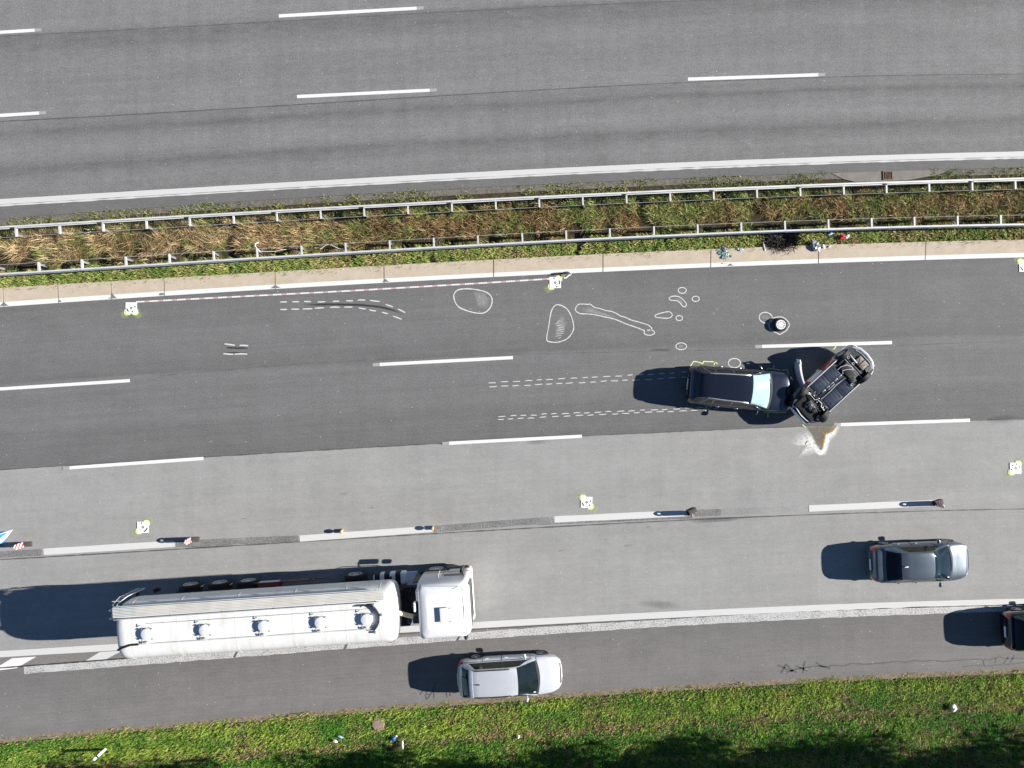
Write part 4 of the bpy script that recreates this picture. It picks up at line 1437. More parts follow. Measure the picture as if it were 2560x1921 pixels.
# second black car, cut by the frame
S3 = CarShape(4.40, 1.84,
              [(0, 0.70), (0.014, 0.92), (0.04, 1.0), (0.10, 1.02), (0.5, 0.97), (0.745, 1.0), (0.85, 0.92), (0.93, 0.83), (0.975, 0.73), (1, 0.6)], PLAN, 0.93,
              [(0.035, 1.10), (0.08, 1.25), (0.16, 1.45), (0.25, 1.51), (0.4, 1.52), (0.56, 1.47), (0.63, 1.33), (0.69, 1.17), (0.755, 0.99)],
              [(0.05, 0.80), (0.15, 0.68), (0.35, 0.69), (0.56, 0.68), (0.755, 0.86)], Ra=0.36)
car = make_car('hatchback_car', S3, 'black_paint2', dict(roof_front=0.565, roof_rear=0.14, rw0=0.06, sides=[(0.40, 0.70), (0.2, 0.39)], doors=[(0.43, 0.715), (0.24, 0.43)], mirror=0.665, spoiler=True, spokes=7, tailtrim=(0.018, 'chrome'), tl0=0.004, tl1=0.035))
tag(car, 'black car half outside the frame, driving on the hard shoulder', 'car')
place(car, 1280 + PX * 24.97, 1561, 3.0)
# black estate that hit the wreck
S4 = CarShape(4.80, 1.86,
              [(0, 0.66), (0.012, 0.88), (0.03, 0.95), (0.10, 0.96), (0.5, 0.94), (0.73, 0.97), (0.85, 0.90), (0.93, 0.82), (0.975, 0.72), (1, 0.58)],
              [(0, 0.76), (0.012, 0.83), (0.04, 0.885), (0.12, 0.94), (0.35, 0.99), (0.55, 1.0), (0.72, 1.0), (0.82, 0.985), (0.90, 0.95), (0.95, 0.88), (0.98, 0.77), (1.0, 0.64)], 0.93,
              [(0.024, 1.03), (0.055, 1.16), (0.115, 1.37), (0.2, 1.43), (0.38, 1.45), (0.55, 1.405), (0.61, 1.29), (0.67, 1.152), (0.745, 0.962)],
              [(0.03, 0.72), (0.105, 0.60), (0.3, 0.645), (0.55, 0.69), (0.745, 0.88)], Ra=0.36, bow_f=0.17, bow_r=-0.08)
car = make_car('estate_car', S4, 'black_paint', dict(roof_front=0.555, roof_rear=0.10, rw0=0.04, sides=[(0.395, 0.69), (0.225, 0.385), (0.11, 0.215)], doors=[(0.42, 0.705), (0.24, 0.42)], mirror=0.655, rails=(0.16, 0.53, 'alloy', 0.46), spoiler=False, spokes=5, trim=True, tailtrim=(0.016, 'chrome'), tl1=0.06, screen='glass_sky_tint', mirror_paint=True, handle='chrome'))
tag(car, 'black estate car with chrome roof rails, its nose against the overturned car', 'car')
place(car, 1841, 972.0, -5.0)
# crumpled front corner of the black estate: torn bumper strip
mb = MB()
mb.rbox((2.28, -0.62, 0.62), (0.42, 0.06, 0.05), 0.02, 2, 0.5)
mb.build('torn_bumper_trim', M['chrome'], car)

# ------------------------------------------------------------------ overturned car
S5 = CarShape(4.02, 1.68,
              [(0, 0.70), (0.015, 0.90), (0.04, 0.97), (0.10, 0.99), (0.5, 0.95), (0.76, 0.98), (0.86, 0.90), (0.94, 0.80), (0.98, 0.70), (1, 0.58)], PLAN, 0.94,
              [(0.04, 0.97), (0.07, 1.12), (0.13, 1.30), (0.25, 1.34), (0.4, 1.35), (0.57, 1.31), (0.65, 1.19), (0.72, 1.07), (0.77, 0.975)],
              [(0.04, 0.82), (0.13, 0.72), (0.35, 0.73), (0.57, 0.72), (0.77, 0.86)], bottom=0.20, Ra=0.36, arches=(0.185, 0.815))
wreck = make_car('overturned_car', S5, 'white_paint', dict(roof_front=0.575, roof_rear=0.125, rw0=0.05, sides=[(0.42, 0.71), (0.2, 0.40)], doors=[(0.43, 0.74)], mirror=0.68, spokes=7, R=0.30))
tag(wreck, 'white hatchback lying on its roof, underbody and four wheels facing up', 'car')
HD = 180 + 42.5
wx, wy = G(2057, 964)
wreck.location = (wx, wy, 1.335)
wreck.rotation_euler = (pi, 0, radians(HD))
# wheels: front pair turned and splayed
ws_ = [c for c in wreck.children if c.name.startswith('wheel') and not c.name.startswith('wheel_arch')]
for w_ in ws_:
    if w_.location.x > 0:
        w_.rotation_euler = (radians(18) * (1 if w_.location.y > 0 else -0.6), 0, radians(-28) if w_.location.y < 0 else radians(-22))
        w_.location.z -= 0.05
    else:
        w_.rotation_euler = (radians(-6 if w_.location.y > 0 else 8), 0, radians(4))
        w_.location.z -= 0.04
# underbody: the shell's floor is dark; panels, tunnel, pipes on it
def under(name, mat, fn, z=0.195, parent=wreck):
    mb = MB(); fn(mb)
    return mb.build(name, M[mat], parent, angle=35)


def tray(m):
    tt = np.linspace(0.012, 0.985, 40)
    hw = S5.W / 2 * S5.w(tt) * 0.93
    m.grid(np.array([[(t_ * 4.02 - 2.01, -h_, 0.196), (t_ * 4.02 - 2.01, h_, 0.196)] for t_, h_ in zip(tt, hw)]))
fl = under('underbody_tray', 'under_dark', tray)
for s_ in (-1, 1):
    for k, (x0, x1) in enumerate(((-0.62, 0.02), (0.03, 0.80))):
        def fp(m, s_=s_, x0=x0, x1=x1):
            m.rbox(((x0 + x1) / 2, s_ * 0.435, 0.188), (x1 - x0, 0.54, 0.03), 0.014, 2)
            for xx in np.arange(x0 + 0.1, x1 - 0.05, 0.16):
                m.rbox((xx, s_ * 0.435, 0.172), (0.03, 0.44, 0.014), 0.006, 2)
        under('floor_panel', 'floorpan', fp)
    under('sill_flange', 'white_paint', lambda m, s_=s_: m.rbox((0.0, s_ * 0.745, 0.178), (2.05, 0.035, 0.06), 0.012, 2))
    under('sill_seam', 'steel_dark', lambda m, s_=s_: m.box((0.0, s_ * 0.70, 0.186), (1.9, 0.025, 0.03)))
    for xx in (-0.55, 0.1, 0.62):
        under('drain_plug', 'under_dark', lambda m, s_=s_, xx=xx: m.lathe([(0, 0.15), (0.03, 0.152), (0.035, 0.19)], (xx, s_ * 0.55, 0), 'z', 10))
under('tunnel', 'under_dark', lambda m: m.rbox((0.1, 0, 0.19), (1.5, 0.26, 0.04), 0.015, 2))
def shield(m):
    for xx in (-0.50, -0.25, 0.0, 0.25, 0.5):
        m.rbox((xx, 0.125, 0.168), (0.2, 0.075, 0.03), 0.012, 2, 0.04)
under('heat_shield', 'heatshield', shield)
under('exhaust_pipe', 'heatshield', lambda m: m.tube([(0.85, -0.05, 0.16), (0.6, -0.08, 0.155), (0.2, -0.08, 0.15), (-0.1, -0.04, 0.15), (-0.45, -0.08, 0.15), (-0.62, -0.1, 0.15)], [0.035, 0.03, 0.03, 0.03, 0.03, 0.035], 8))
under('centre_silencer', 'tan_panel', lambda m: m.rbox((0.12, 0.03, 0.165), (0.42, 0.08, 0.08), 0.035, 3))
under('fuel_tank', 'steel_dark', lambda m: (m.rbox((-0.92, -0.02, 0.17), (0.46, 0.92, 0.14), 0.06, 3), m.rbox((-0.78, -0.38, 0.16), (0.3, 0.34, 0.12), 0.05, 3)))
under('tank_strap', 'galv', lambda m: m.tube([(-0.62, 0.40, 0.16), (-0.80, 0.42, 0.10), (-1.05, 0.30, 0.095), (-1.15, 0.10, 0.10), (-1.12, -0.1, 0.12)], 0.016, 5))
under('tank_strap', 'galv', lambda m: m.tube([(-0.66, 0.10, 0.15), (-0.74, 0.24, 0.10), (-0.95, 0.12, 0.09), (-1.14, -0.05, 0.10)], 0.012, 5))
under('rear_axle_beam', 'steel_dark', lambda m: (m.rbox((-1.24, 0, 0.17), (0.14, 1.22, 0.09), 0.03, 2), m.rbox((-1.05, 0.56, 0.17), (0.5, 0.1, 0.08), 0.03, 2), m.rbox((-1.05, -0.56, 0.17), (0.5, 0.1, 0.08), 0.03, 2)))
under('axle_edge', 'galv', lambda m: m.tube([(-1.165, 0.55, 0.118), (-1.165, -0.6, 0.118)], 0.012, 5))
under('rear_silencer', 'heatshield', lambda m: m.rbox((-1.46, 0.30, 0.16), (0.10, 0.52, 0.09), 0.04, 3, 0.05))
def boot(m):
    m.rbox((-1.62, -0.10, 0.165), (0.40, 0.58, 0.07), 0.03, 3)
bt = under('boot_floor', 'tan_panel', boot)
under('floor_rib', 'steel_dark', lambda m: (m.rbox((-1.62, -0.10, 0.124), (0.42, 0.028, 0.02), 0.008, 2), m.rbox((-1.62, -0.25, 0.126), (0.30, 0.02, 0.016), 0.006, 2, 0.5), m.rbox((-1.62, 0.04, 0.126), (0.30, 0.02, 0.016), 0.006, 2, -0.5), m.rbox((-1.5, -0.10, 0.126), (0.02, 0.5, 0.016), 0.006, 2)), parent=bt)
under('side_louvre', 'galv_dark', lambda m: [m.rbox((-1.52 - 0.055 * k, -0.52, 0.15), (0.022, 0.26, 0.05), 0.01, 2, 0.25) for k in range(6)])
for s_, xx, yy in ((1, -1.33, 0.50), (1, -1.30, 0.15), (-1, -0.62, -0.52)):
    under('hose_ring', 'galv', lambda m, xx=xx, yy=yy: m.tube([(xx + 0.05 * cos(a), yy + 0.05 * sin(a), 0.10) for a in np.linspace(0, 2 * pi, 13)], 0.010, 5, caps=False))
under('rear_bumper', 'silver', lambda m: m.tube([(-1.55, 0.78, 0.30), (-1.86, 0.66, 0.27), (-2.02, 0.38, 0.25), (-2.07, 0, 0.25), (-2.02, -0.38, 0.25), (-1.86, -0.66, 0.27), (-1.62, -0.80, 0.30)], [0.06, 0.085, 0.09, 0.09, 0.09, 0.085, 0.06], 10))
under('bumper_edge', 'galv_dark', lambda m: m.tube([(-1.84, 0.5, 0.20), (-1.92, 0.2, 0.19), (-1.92, -0.35, 0.19), (-1.82, -0.6, 0.20)], 0.03, 6))
# front: open engine bay, sub-frame, bumper rim
under('engine_bay', 'under_dark', lambda m: m.rbox((1.45, 0, 0.175), (0.85, 1.1, 0.06), 0.02, 2))
def engine(m):
    m.rbox((1.42, 0.05, 0.14), (0.34, 0.5, 0.14), 0.05, 3, 0.2)
    m.lathe([(0, 0.03), (0.10, 0.04), (0.13, 0.07), (0.13, 0.16)], (1.45, -0.22, 0), 'z', 16)
    m.tube([(1.25, -0.5, 0.14), (1.3, -0.2, 0.11), (1.28, 0.2, 0.11), (1.2, 0.5, 0.14)], 0.025, 6)
    m.rbox((1.58, 0.18, 0.12), (0.14, 0.16, 0.08), 0.03, 2, 0.6)
under('engine', 'steel_dark', engine)
under('engine_highlight', 'floorpan', lambda m: (m.rbox((1.42, 0.10, 0.07), (0.17, 0.20, 0.05), 0.02, 2, 0.3), m.rbox((1.52, -0.08, 0.09), (0.09, 0.12, 0.05), 0.02, 2, 0.9)))  # blue-grey blocks stand in for the highlights on the engine
def subframe(m):
    m.tube([(0.92, -0.56, 0.14), (1.02, -0.3, 0.11), (1.0, 0.0, 0.10), (1.03, 0.3, 0.11), (0.95, 0.56, 0.14)], 0.035, 7)
    m.tube([(1.02, -0.3, 0.11), (1.16, -0.58, 0.12), (1.22, -0.66, 0.16)], 0.028, 6)
    m.tube([(1.03, 0.3, 0.11), (1.16, 0.58, 0.12), (1.22, 0.66, 0.16)], 0.028, 6)
    m.tube([(0.85, 0.42, 0.15), (0.98, 0.1, 0.13), (0.9, -0.2, 0.14), (0.98, -0.46, 0.15)], 0.02, 5)
under('subframe', 'steel_dark', subframe)
under('stabiliser_bar', 'galv', lambda m: m.tube([(1.10, -0.6, 0.11), (1.09, -0.3, 0.075), (0.98, -0.22, 0.07), (1.0, 0.05, 0.07), (1.10, 0.12, 0.07), (1.09, 0.4, 0.08), (1.18, 0.6, 0.11)], 0.014, 5))
def bits(m):
    r_ = random.Random(3)
    for k in range(16):
        m.rbox((0.98 + r_.uniform(-0.12, 0.16), r_.uniform(-0.55, 0.55), 0.10 + r_.uniform(-0.02, 0.03)), (r_.uniform(0.03, 0.09), r_.uniform(0.02, 0.08), 0.03), 0.008, 2, r_.uniform(0, 3))
under('bracket_pieces', 'heatshield', bits)
under('bumper_rim', 'white_paint', lambda m: m.tube([(1.55, 0.72, 0.24), (1.78, 0.62, 0.22), (1.93, 0.38, 0.21), (2.0, 0.0, 0.21), (1.98, -0.34, 0.21), (1.89, -0.58, 0.22), (1.74, -0.70, 0.25)], 0.022, 7))
under('pale_bellows', 'tan_panel', lambda m: m.rbox((1.52, -0.60, 0.13), (0.26, 0.15, 0.12), 0.06, 3, -0.5))
for s_ in (-1, 1):
    mb, P2 = surf_patch(S5.body, 0.87, 0.999, s_ * 0.50, s_ * 0.80, 10, 8, 0.006)
    mb.build('open_wing', M['under_dark'], wreck)
mb = MB(); mb.rbox((1.985, 0, 0.40), (0.16, 1.0, 0.34), 0.06, 3); mb.build('open_nose', M['under_dark'], wreck)
# red panels low on the flank, bent open door
mb, P2 = surf_patch(S5.body, 0.27, 0.47, 0.44, 0.79, 12, 8, 0.012)
o = mb.build('lower_flank_panel', M['red_paint'], wreck); o['label'] = 'torn red panel ahead of the rear wheel'
mb, P2 = surf_patch(S5.body, 0.66, 0.72, 0.55, 0.79, 6, 6, 0.012)
mb.build('lower_flank_panel', M['red_paint'], wreck)
mb = MB()
HX, HY = 0.93, 0.83
da = radians(180 - 58)
def dpt(s_, z, o=0.0):
    bow = 0.05 * sin(pi * s_ / 1.12)
    return (HX + s_ * cos(da) - (bow + o) * sin(da) * -1, HY + s_ * sin(da) + (bow + o) * cos(da) * -1, z)
rows = []
for s_ in np.linspace(0, 1.12, 12):
    th = 0.05 + 0.05 * s_
    lo = 0.27 + 0.05 * s_
    rows.append([dpt(s_, lo, -th / 2), dpt(s_, lo, th / 2), dpt(s_, 0.6, th / 2 + 0.015), dpt(s_, 0.93, th / 2 - 0.01), dpt(s_, 0.93, -th / 2), dpt(s_, 0.6, -th / 2)])
mb.grid(np.array(rows), wrap=True)
n0 = len(mb.v); mb.add(rows[0], [(0, 1, 2, 3, 4, 5)]); mb.add(rows[-1], [(5, 4, 3, 2, 1, 0)])
o = mb.build('open_door', M['white_paint'], wreck, angle=40); o['label'] = 'bent front door standing open'
m3 = MB(); m3.tube([dpt(0.1, 0.92), dpt(0.35, 1.2), dpt(0.95, 1.24), dpt(1.08, 0.92)], 0.022, 6)
m3.build('window_frame', M['black_plastic'], o)
m3 = MB(); P = [dpt(1.02, 0.33), dpt(1.18, 0.30, 0.03), dpt(1.22, 0.45, 0.08), dpt(1.05, 0.6, 0.06)]
m3.tube(P, [0.03, 0.05, 0.05, 0.03], 7); m3.build('crumpled_edge', M['silver'], o)

# ------------------------------------------------------------------ tanker truck
tk = tag(empty('tanker_truck'), 'white articulated tanker lorry with five round manhole lids along its tank', 'tanker lorry')
TX, TY, TA = -11.03, -10.25, radians(3.8)
tk.location = (TX, TY, 0); tk.rotation_euler = (0, 0, TA)


def part(name, mat, fn, parent=tk, angle=38, smooth=True):
    mb = MB(); fn(mb)
    return mb.build(name, M[mat] if isinstance(mat, str) else mat, parent, smooth=smooth, angle=angle)


# tank: rounded-box section with dished ends
def tank_section(x):
    e = 1.0
    for c_, s_ in ((-5.74, 1), (6.02, -1)):
        d = (x - c_) * s_
        if d < 0.40:
            e = min(e, sqrt(max(0.0, 1 - ((0.40 - max(d, 0)) / 0.40) ** 2)))
    return e
rows = []
xs = np.concatenate([-5.74 + 0.40 * (1 - np.cos(np.linspace(0, pi / 2, 12))), np.linspace(-5.3, 5.5, 30), 6.02 - 0.40 * (1 - np.cos(np.linspace(pi / 2, 0, 12)))])
for x in xs:
    e = tank_section(x)
    k = 0.86 + 0.14 * e
    a = 1.25 * k; h = 1.08 * k
    th = np.linspace(0, 2 * pi, 56, endpoint=False)
    n_ = 2.0 / 3.1
    y = a * np.sign(np.cos(th)) * np.abs(np.cos(th)) ** n_; z = 2.30 + h * np.sign(np.sin(th)) * np.abs(np.sin(th)) ** n_
    rows.append(np.stack([np.full(56, x), y, z], 1))
def tank_fn(m):
    m.grid(np.array(rows), wrap=True)
    for r_, s_, fl in ((rows[0], -1, 1), (rows[-1], 1, 0)):
        c = r_.mean(0)
        prev = r_; R = []
        for f, d in ((1, 0), (0.75, 0.07), (0.4, 0.12), (0.02, 0.14)):
            R.append(c + (r_ - c) * f + np.array((s_ * d, 0, 0)))
        m.grid(np.array(R), wrap=True)
tank = part('tank', 'tank_white', tank_fn, angle=50)
def ring_at(x, t_=0.016):
    th = np.linspace(0, 2 * pi, 57)
    n_ = 2.0 / 3.1
    return [(x, 1.252 * np.sign(np.cos(a)) * abs(np.cos(a)) ** n_, 2.30 + 1.082 * np.sign(np.sin(a)) * abs(np.sin(a)) ** n_) for a in th]
for x in (-5.2, -3.1, -0.65, 1.8, 4.0, 5.45):
    part('weld_seam', 'tank_white', lambda m, x=x: m.tube(ring_at(x), 0.0055, 5, caps=False), parent=tank)
# red band low on the right-hand rear flank
rd = []
for x in np.linspace(-5.3, 2.5, 40):
    z0 = -0.02 + 0.05 * (x > -3)
    wd = max(0.02, 0.20 * (1 - abs(x + 3.9) / 1.9)) if x < -2 else 0.06
    P = []
    for zz in np.linspace(-wd, 0.05 + wd * 0.6, 5):
        zz = np.clip(zz / 1.08, -0.99, 0.99)
        s_ = np.sign(zz) * abs(zz) ** (3.1 / 2)
        P.append((x, -1.256 * (1 - s_ * s_) ** (0.5 * 2 / 3.1), 2.30 + 1.084 * zz))
    rd.append(P)
part('red_band', 'red_paint', lambda m: m.grid(np.array(rd)), parent=tank)
# side walkway of ribbed planks along the left shoulder
for k in range(7):
    part('walkway_plank', 'galv', lambda m, k=k: m.box((-0.06, 0.76 + k * 0.062, 3.235 + 0.006 * (k % 2)), (11.48, 0.044, 0.04)), smooth=False)
M['yellowed'] = plain('yellowed_strip', (0.62, 0.52, 0.28), 0.6, grime=0.5, gscale=1.2)
for k in range(6):
    part('anti_slip_strip', 'yellowed', lambda m, k=k: m.box((0.35, 0.791 + k * 0.062, 3.222), (10.4, 0.014, 0.03)), smooth=False)
for x in (-5.6, -3.4, -1.2, 1.0, 3.2, 5.3):
    part('walkway_bracket', 'galv_dark', lambda m, x=x: m.box((x, 0.94, 3.15), (0.05, 0.5, 0.12)), smooth=False)
part('folded_handrail', 'galv', lambda m: (m.tube([(-5.75, 0.66, 3.30), (-5.65, 0.68, 3.33), (5.5, 0.68, 3.33), (5.6, 0.66, 3.28)], 0.02, 6), m.tube([(-5.75, 1.21, 3.28), (5.55, 1.21, 3.28)], 0.018, 6)))
part('breather_pipe', 'galv', lambda m: m.tube([(-4.75, -0.43, 3.40), (-2, -0.43, 3.41), (1, -0.43, 3.41), (5.15, -0.43, 3.40)], 0.024, 7))
part('thin_dark_line', 'galv_dark', lambda m: m.tube([(-4.4, 0.42, 3.38), (-2, 0.42, 3.40), (1, 0.42, 3.40), (5.0, 0.42, 3.38)], 0.009, 5))  # thin dark line along the tank top, left of the manholes
part('rear_drain_hose', 'rubber', lambda m: m.tube([(-4.8, -0.43, 3.40), (-5.15, -0.44, 3.38), (-5.5, -0.54, 3.38), (-5.75, -0.66, 3.24), (-5.94, -0.8, 2.8), (-6.0, -0.85, 2.0)], 0.045, 8))
# manholes
for i, mxx in enumerate((-4.36, -1.91, 0.58, 2.97, 4.92)):
    mh = part('manhole', 'tank_white', lambda m: m.lathe([(0.25, 3.34), (0.25, 3.47), (0.235, 3.475), (0.235, 3.34)], (mxx, 0, 0), 'z', 28))
    part('manhole_lid', 'truck_white', lambda m: m.lathe([(0.245, 3.475), (0.25, 3.50), (0.235, 3.525), (0.15, 3.545), (0.0, 3.55)], (mxx, 0, 0), 'z', 28), parent=mh)
    for k in range(4):
        a = pi / 4 + k * pi / 2
        cx, cy = mxx + 0.29 * cos(a), 0.29 * sin(a)
        def clamp(m, cx=cx, cy=cy, a=a):
            m.rbox((cx, cy, 3.47), (0.12, 0.035, 0.035), 0.012, 2, a)
            m.lathe([(0, 3.525), (0.022, 3.52), (0.024, 3.40)], (cx, cy, 0), 'z', 8)
            m.tube([(cx - 0.05 * sin(a), cy + 0.05 * cos(a), 3.52), (cx + 0.05 * sin(a), cy - 0.05 * cos(a), 3.52)], 0.010, 5)
        part('lid_clamp', 'galv_dark', clamp, parent=mh)
    part('lid_hinge', 'galv', lambda m: (m.rbox((mxx - 0.02, -0.36, 3.46), (0.12, 0.10, 0.08), 0.02, 2), m.tube([(mxx - 0.16, -0.36, 3.49), (mxx + 0.12, -0.36, 3.49)], 0.02, 6)), parent=mh)
    part('vent_line', 'galv', lambda m: (m.tube([(mxx - 0.30, 0.42, 3.44), (mxx - 0.2, 0.30, 3.50), (mxx - 0.05, 0.36, 3.50)], 0.014, 5), m.tube([(mxx - 0.26, -0.42, 3.42), (mxx - 0.2, -0.30, 3.47)], 0.014, 5)), parent=mh)
# curved splash guard round the front manhole
gpts = [(4.92 + 0.52 * cos(a), 0.02 + 0.58 * sin(a)) for a in np.linspace(radians(-62), radians(118), 22)]
def guard(m):
    r0 = []
    for gx_, gy_ in gpts:
        dx_, dy_ = (gx_ - 4.92) * 0.035, (gy_ - 0.02) * 0.035
        r0.append([(gx_, gy_, 3.33), (gx_, gy_, 3.52), (gx_ + dx_, gy_ + dy_, 3.52), (gx_ + dx_, gy_ + dy_, 3.33)])
    m.grid(np.array(r0), wrap=True)
part('splash_guard', 'steel_dark', guard, angle=50)
for a in (-62, 10, 60):
    part('guard_foot', 'galv_dark', lambda m, a=a: m.lathe([(0, 3.47), (0.05, 3.46), (0.055, 3.35)], (4.92 + 0.62 * cos(radians(a)), 0.02 + 0.68 * sin(radians(a)), 0), 'z', 10))
# rear ladder on the left (parts of the tank shell sit a little higher than drawn above)
for ch in list(tk.children):
    if ch.name.split('.')[0] in ('tank', 'walkway_plank', 'anti_slip_strip', 'walkway_bracket', 'folded_handrail', 'breather_pipe', 'thin_dark_line', 'rear_drain_hose', 'manhole', 'splash_guard', 'guard_foot'):
        ch.location.z += 0.27 if ch.name.startswith(('walkway', 'anti_slip', 'folded')) else 0.15

def ladder(m):
    for s_ in (0, 0.36):
        m.tube([(-6.02 + s_ * 0.9, 1.28 + 0.0, 0.9), (-6.05 + s_ * 0.9, 1.34, 2.4), (-5.95 + s_ * 0.5, 1.22, 3.2), (-5.85 + s_ * 0.4, 1.0, 3.32)], 0.022, 6)
    for z in np.arange(1.0, 3.1, 0.28):
        f = (z - 0.9) / 1.5
        m.tube([(-6.02 - 0.06 * f, 1.30, z), (-5.70 - 0.07 * f, 1.30, z)], 0.016, 5)
part('rear_ladder', 'galv', ladder)
part('rear_ladder', 'galv', lambda m: (m.tube([(-6.2, 0.9, 2.2), (-6.2, 0.95, 3.1), (-5.85, 0.9, 3.28)], 0.02, 6), m.tube([(-6.2, 0.55, 2.2), (-6.2, 0.6, 3.1), (-5.85, 0.6, 3.28)], 0.02, 6), [m.tube([(-6.2, 0.92, z), (-6.2, 0.57, z)], 0.014, 5) for z in (2.3, 2.6, 2.9)]))
part('rear_valve', 'steel_dark', lambda m: (m.rbox((-5.1, 1.18, 1.0), (0.3, 0.16, 0.2), 0.05, 3, 0.4), m.tube([(-5.25, 1.2, 1.1), (-5.05, 1.32, 1.15), (-4.9, 1.25, 1.1)], 0.03, 6)))
# trailer frame
part('trailer_frame', 'dark_red', lambda m: [m.box((-0.8, s_ * 0.45, 1.08), (10.2, 0.12, 0.26)) for s_ in (-1, 1)], smooth=False)
part('rear_bumper_bar', 'dark_red', lambda m: (m.box((-6.2, 0, 0.62), (0.12, 2.3, 0.14)), m.box((-6.1, 0, 0.95), (0.1, 1.0, 0.6))), smooth=False)
for s_ in (-1, 1):
    part('side_guard', 'dark_red', lambda m, s_=s_: (m.box((0.55, s_ * 1.17, 0.92), (2.5, 0.05, 0.10)), m.box((1.45, s_ * 1.14, 0.62), (2.2, 0.04, 0.10)), m.box((2.0, s_ * 1.15, 0.78), (0.06, 0.04, 0.4)), m.box((0.6, s_ * 1.13, 0.78), (0.06, 0.04, 0.4))), smooth=False)
    part('tool_box', 'dark_red', lambda m, s_=s_: m.rbox((0.0, s_ * 1.0, 0.82), (1.0, 0.4, 0.42), 0.03, 2))
M['peeled'] = road_paint('peeling_red', 0.5, 0.8, 7, 0.03)
part('peeling_patch', 'peeled', lambda m: m.box((0.0, 1.204, 0.85), (0.9, 0.008, 0.3)), smooth=False)
for x in (-3.78, -2.42, -1.10):
    part('axle', 'steel_dark', lambda m, x=x: m.tube([(x, -1.0, 0.5), (x, 1.0, 0.5)], 0.08, 10))
    for s_ in (-1, 1):
        wheel(tk, (x, s_ * 1.08, 0.51), 0.51, 0.36, 8, s_)
        def mg(m, x=x, s_=s_):
            P = []
            for a in np.linspace(radians(15), radians(165), 14):
                P.append([(x + 0.60 * cos(a), s_ * 0.86, 0.51 + 0.60 * sin(a)), (x + 0.60 * cos(a), s_ * 1.05, 0.51 + 0.60 * sin(a))])
            m.grid(np.array(P))
        part('mudguard', 'black_plastic', mg)
for x in (-3.1, -1.76, -0.45):
    part('marker_bracket', 'yellowed', lambda m, x=x: m.box((x, 1.2, 0.85), (0.05, 0.03, 0.28)), smooth=False)
# tractor: frame, drive axle, fuel tank
part('tractor_frame', 'steel_dark', lambda m: ([m.box((6.1, s_ * 0.42, 0.92), (6.0, 0.1, 0.26)) for s_ in (-1, 1)], [m.box((x, 0, 0.92), (0.12, 0.8, 0.2)) for x in (4.2, 5.6, 6.8)]), smooth=False)
part('fifth_wheel', 'steel_dark', lambda m: m.rbox((4.2, 0, 1.12), (0.9, 0.9, 0.1), 0.04, 2))
part('axle', 'steel_dark', lambda m: m.tube([(3.87, -1.0, 0.5), (3.87, 1.0, 0.5)], 0.12, 10))
part('axle', 'steel_dark', lambda m: m.tube([(7.6, -0.95, 0.5), (7.6, 0.95, 0.5)], 0.09, 10))
for s_ in (-1, 1):
    wheel(tk, (3.87, s_ * 1.06, 0.51), 0.51, 0.33, 8, s_)
    wheel(tk, (3.87, s_ * 0.72, 0.51), 0.51, 0.30, 8, s_)
    wheel(tk, (7.62, s_ * 1.06, 0.51), 0.51, 0.33, 9, s_)
    def mg(m, s_=s_):
        P = []
        for a in np.linspace(radians(10), radians(170), 16):
            P.append([(3.87 + 0.62 * cos(a), s_ * 0.55, 0.53 + 0.62 * sin(a)), (3.87 + 0.62 * cos(a), s_ * 1.02, 0.53 + 0.62 * sin(a))])
        m.grid(np.array(P))
    part('mudguard', 'black_plastic', mg)
ft = part('fuel_tank', 'truck_white', lambda m: m.rbox((5.55, 0.98, 0.80), (1.55, 0.55, 0.62), 0.14, 4))
for x in (4.98, 5.42, 5.92):
    part('tank_strap', 'rubber', lambda m, x=x: m.rbox((x, 0.98, 0.80), (0.06, 0.575, 0.645), 0.15, 4), parent=ft)
part('filler_cap', 'black_plastic', lambda m: m.lathe([(0, 1.17), (0.06, 1.165), (0.065, 1.10)], (5.6, 1.06, 0), 'z', 14), parent=ft)
tp = part('tread_plate', 'truck_white', lambda m: m.rbox((6.55, 0.95, 0.99), (0.5, 0.62, 0.06), 0.02, 2))
part('tread_stud', 'galv_dark', lambda m: [m.box((6.38 + 0.075 * i, 0.72 + 0.085 * j, 1.021), (0.035, 0.012, 0.006), 0.7 * (-1) ** (i + j)) for i in range(6) for j in range(7)], parent=tp, smooth=False)
part('battery_box', 'steel_dark', lambda m: m.rbox((5.6, -0.98, 0.75), (1.5, 0.5, 0.55), 0.08, 3))
part('red_strut', 'dark_red', lambda m: (m.rbox((6.05, 0.55, 1.25), (0.16, 0.18, 0.5), 0.03, 2), m.rbox((6.0, 0.2, 1.2), (0.10, 0.8, 0.10), 0.02, 2)))
part('air_coil', 'rubber', lambda m: [m.tube([(6.15 + 0.32 * cos(a), 0.1 - 0.22 * k + 0.10 * sin(a), 1.25 + 0.05 * k) for a in np.linspace(0.2, pi - 0.2, 12)], 0.022, 6) for k in range(4)])
part('pale_tube', 'tan_panel', lambda m: m.lathe([(0.0, 0.0)], (0, 0, 0)) if False else m.tube([(6.10, -0.05, 2.75), (6.35, -0.20, 2.55), (6.62, -0.36, 2.35)], 0.085, 14))
M['cream'] = plain('cream_pipe', (0.72, 0.62, 0.42), 0.5, grime=0.2)
part('hose_tube', 'cream', lambda m: m.tube([(6.12, -0.04, 2.80), (6.66, -0.36, 2.42)], 0.10, 16))
part('rear_module', 'floorpan', lambda m: (m.rbox((6.72, -0.75, 1.25), (0.42, 0.5, 0.4), 0.05, 3), m.rbox((6.35, -0.85, 1.15), (0.2, 0.35, 0.3), 0.05, 3)))
part('catwalk', 'black_plastic', lambda m: m.box((6.35, -0.1, 1.06), (1.0, 1.3, 0.02)), smooth=False)
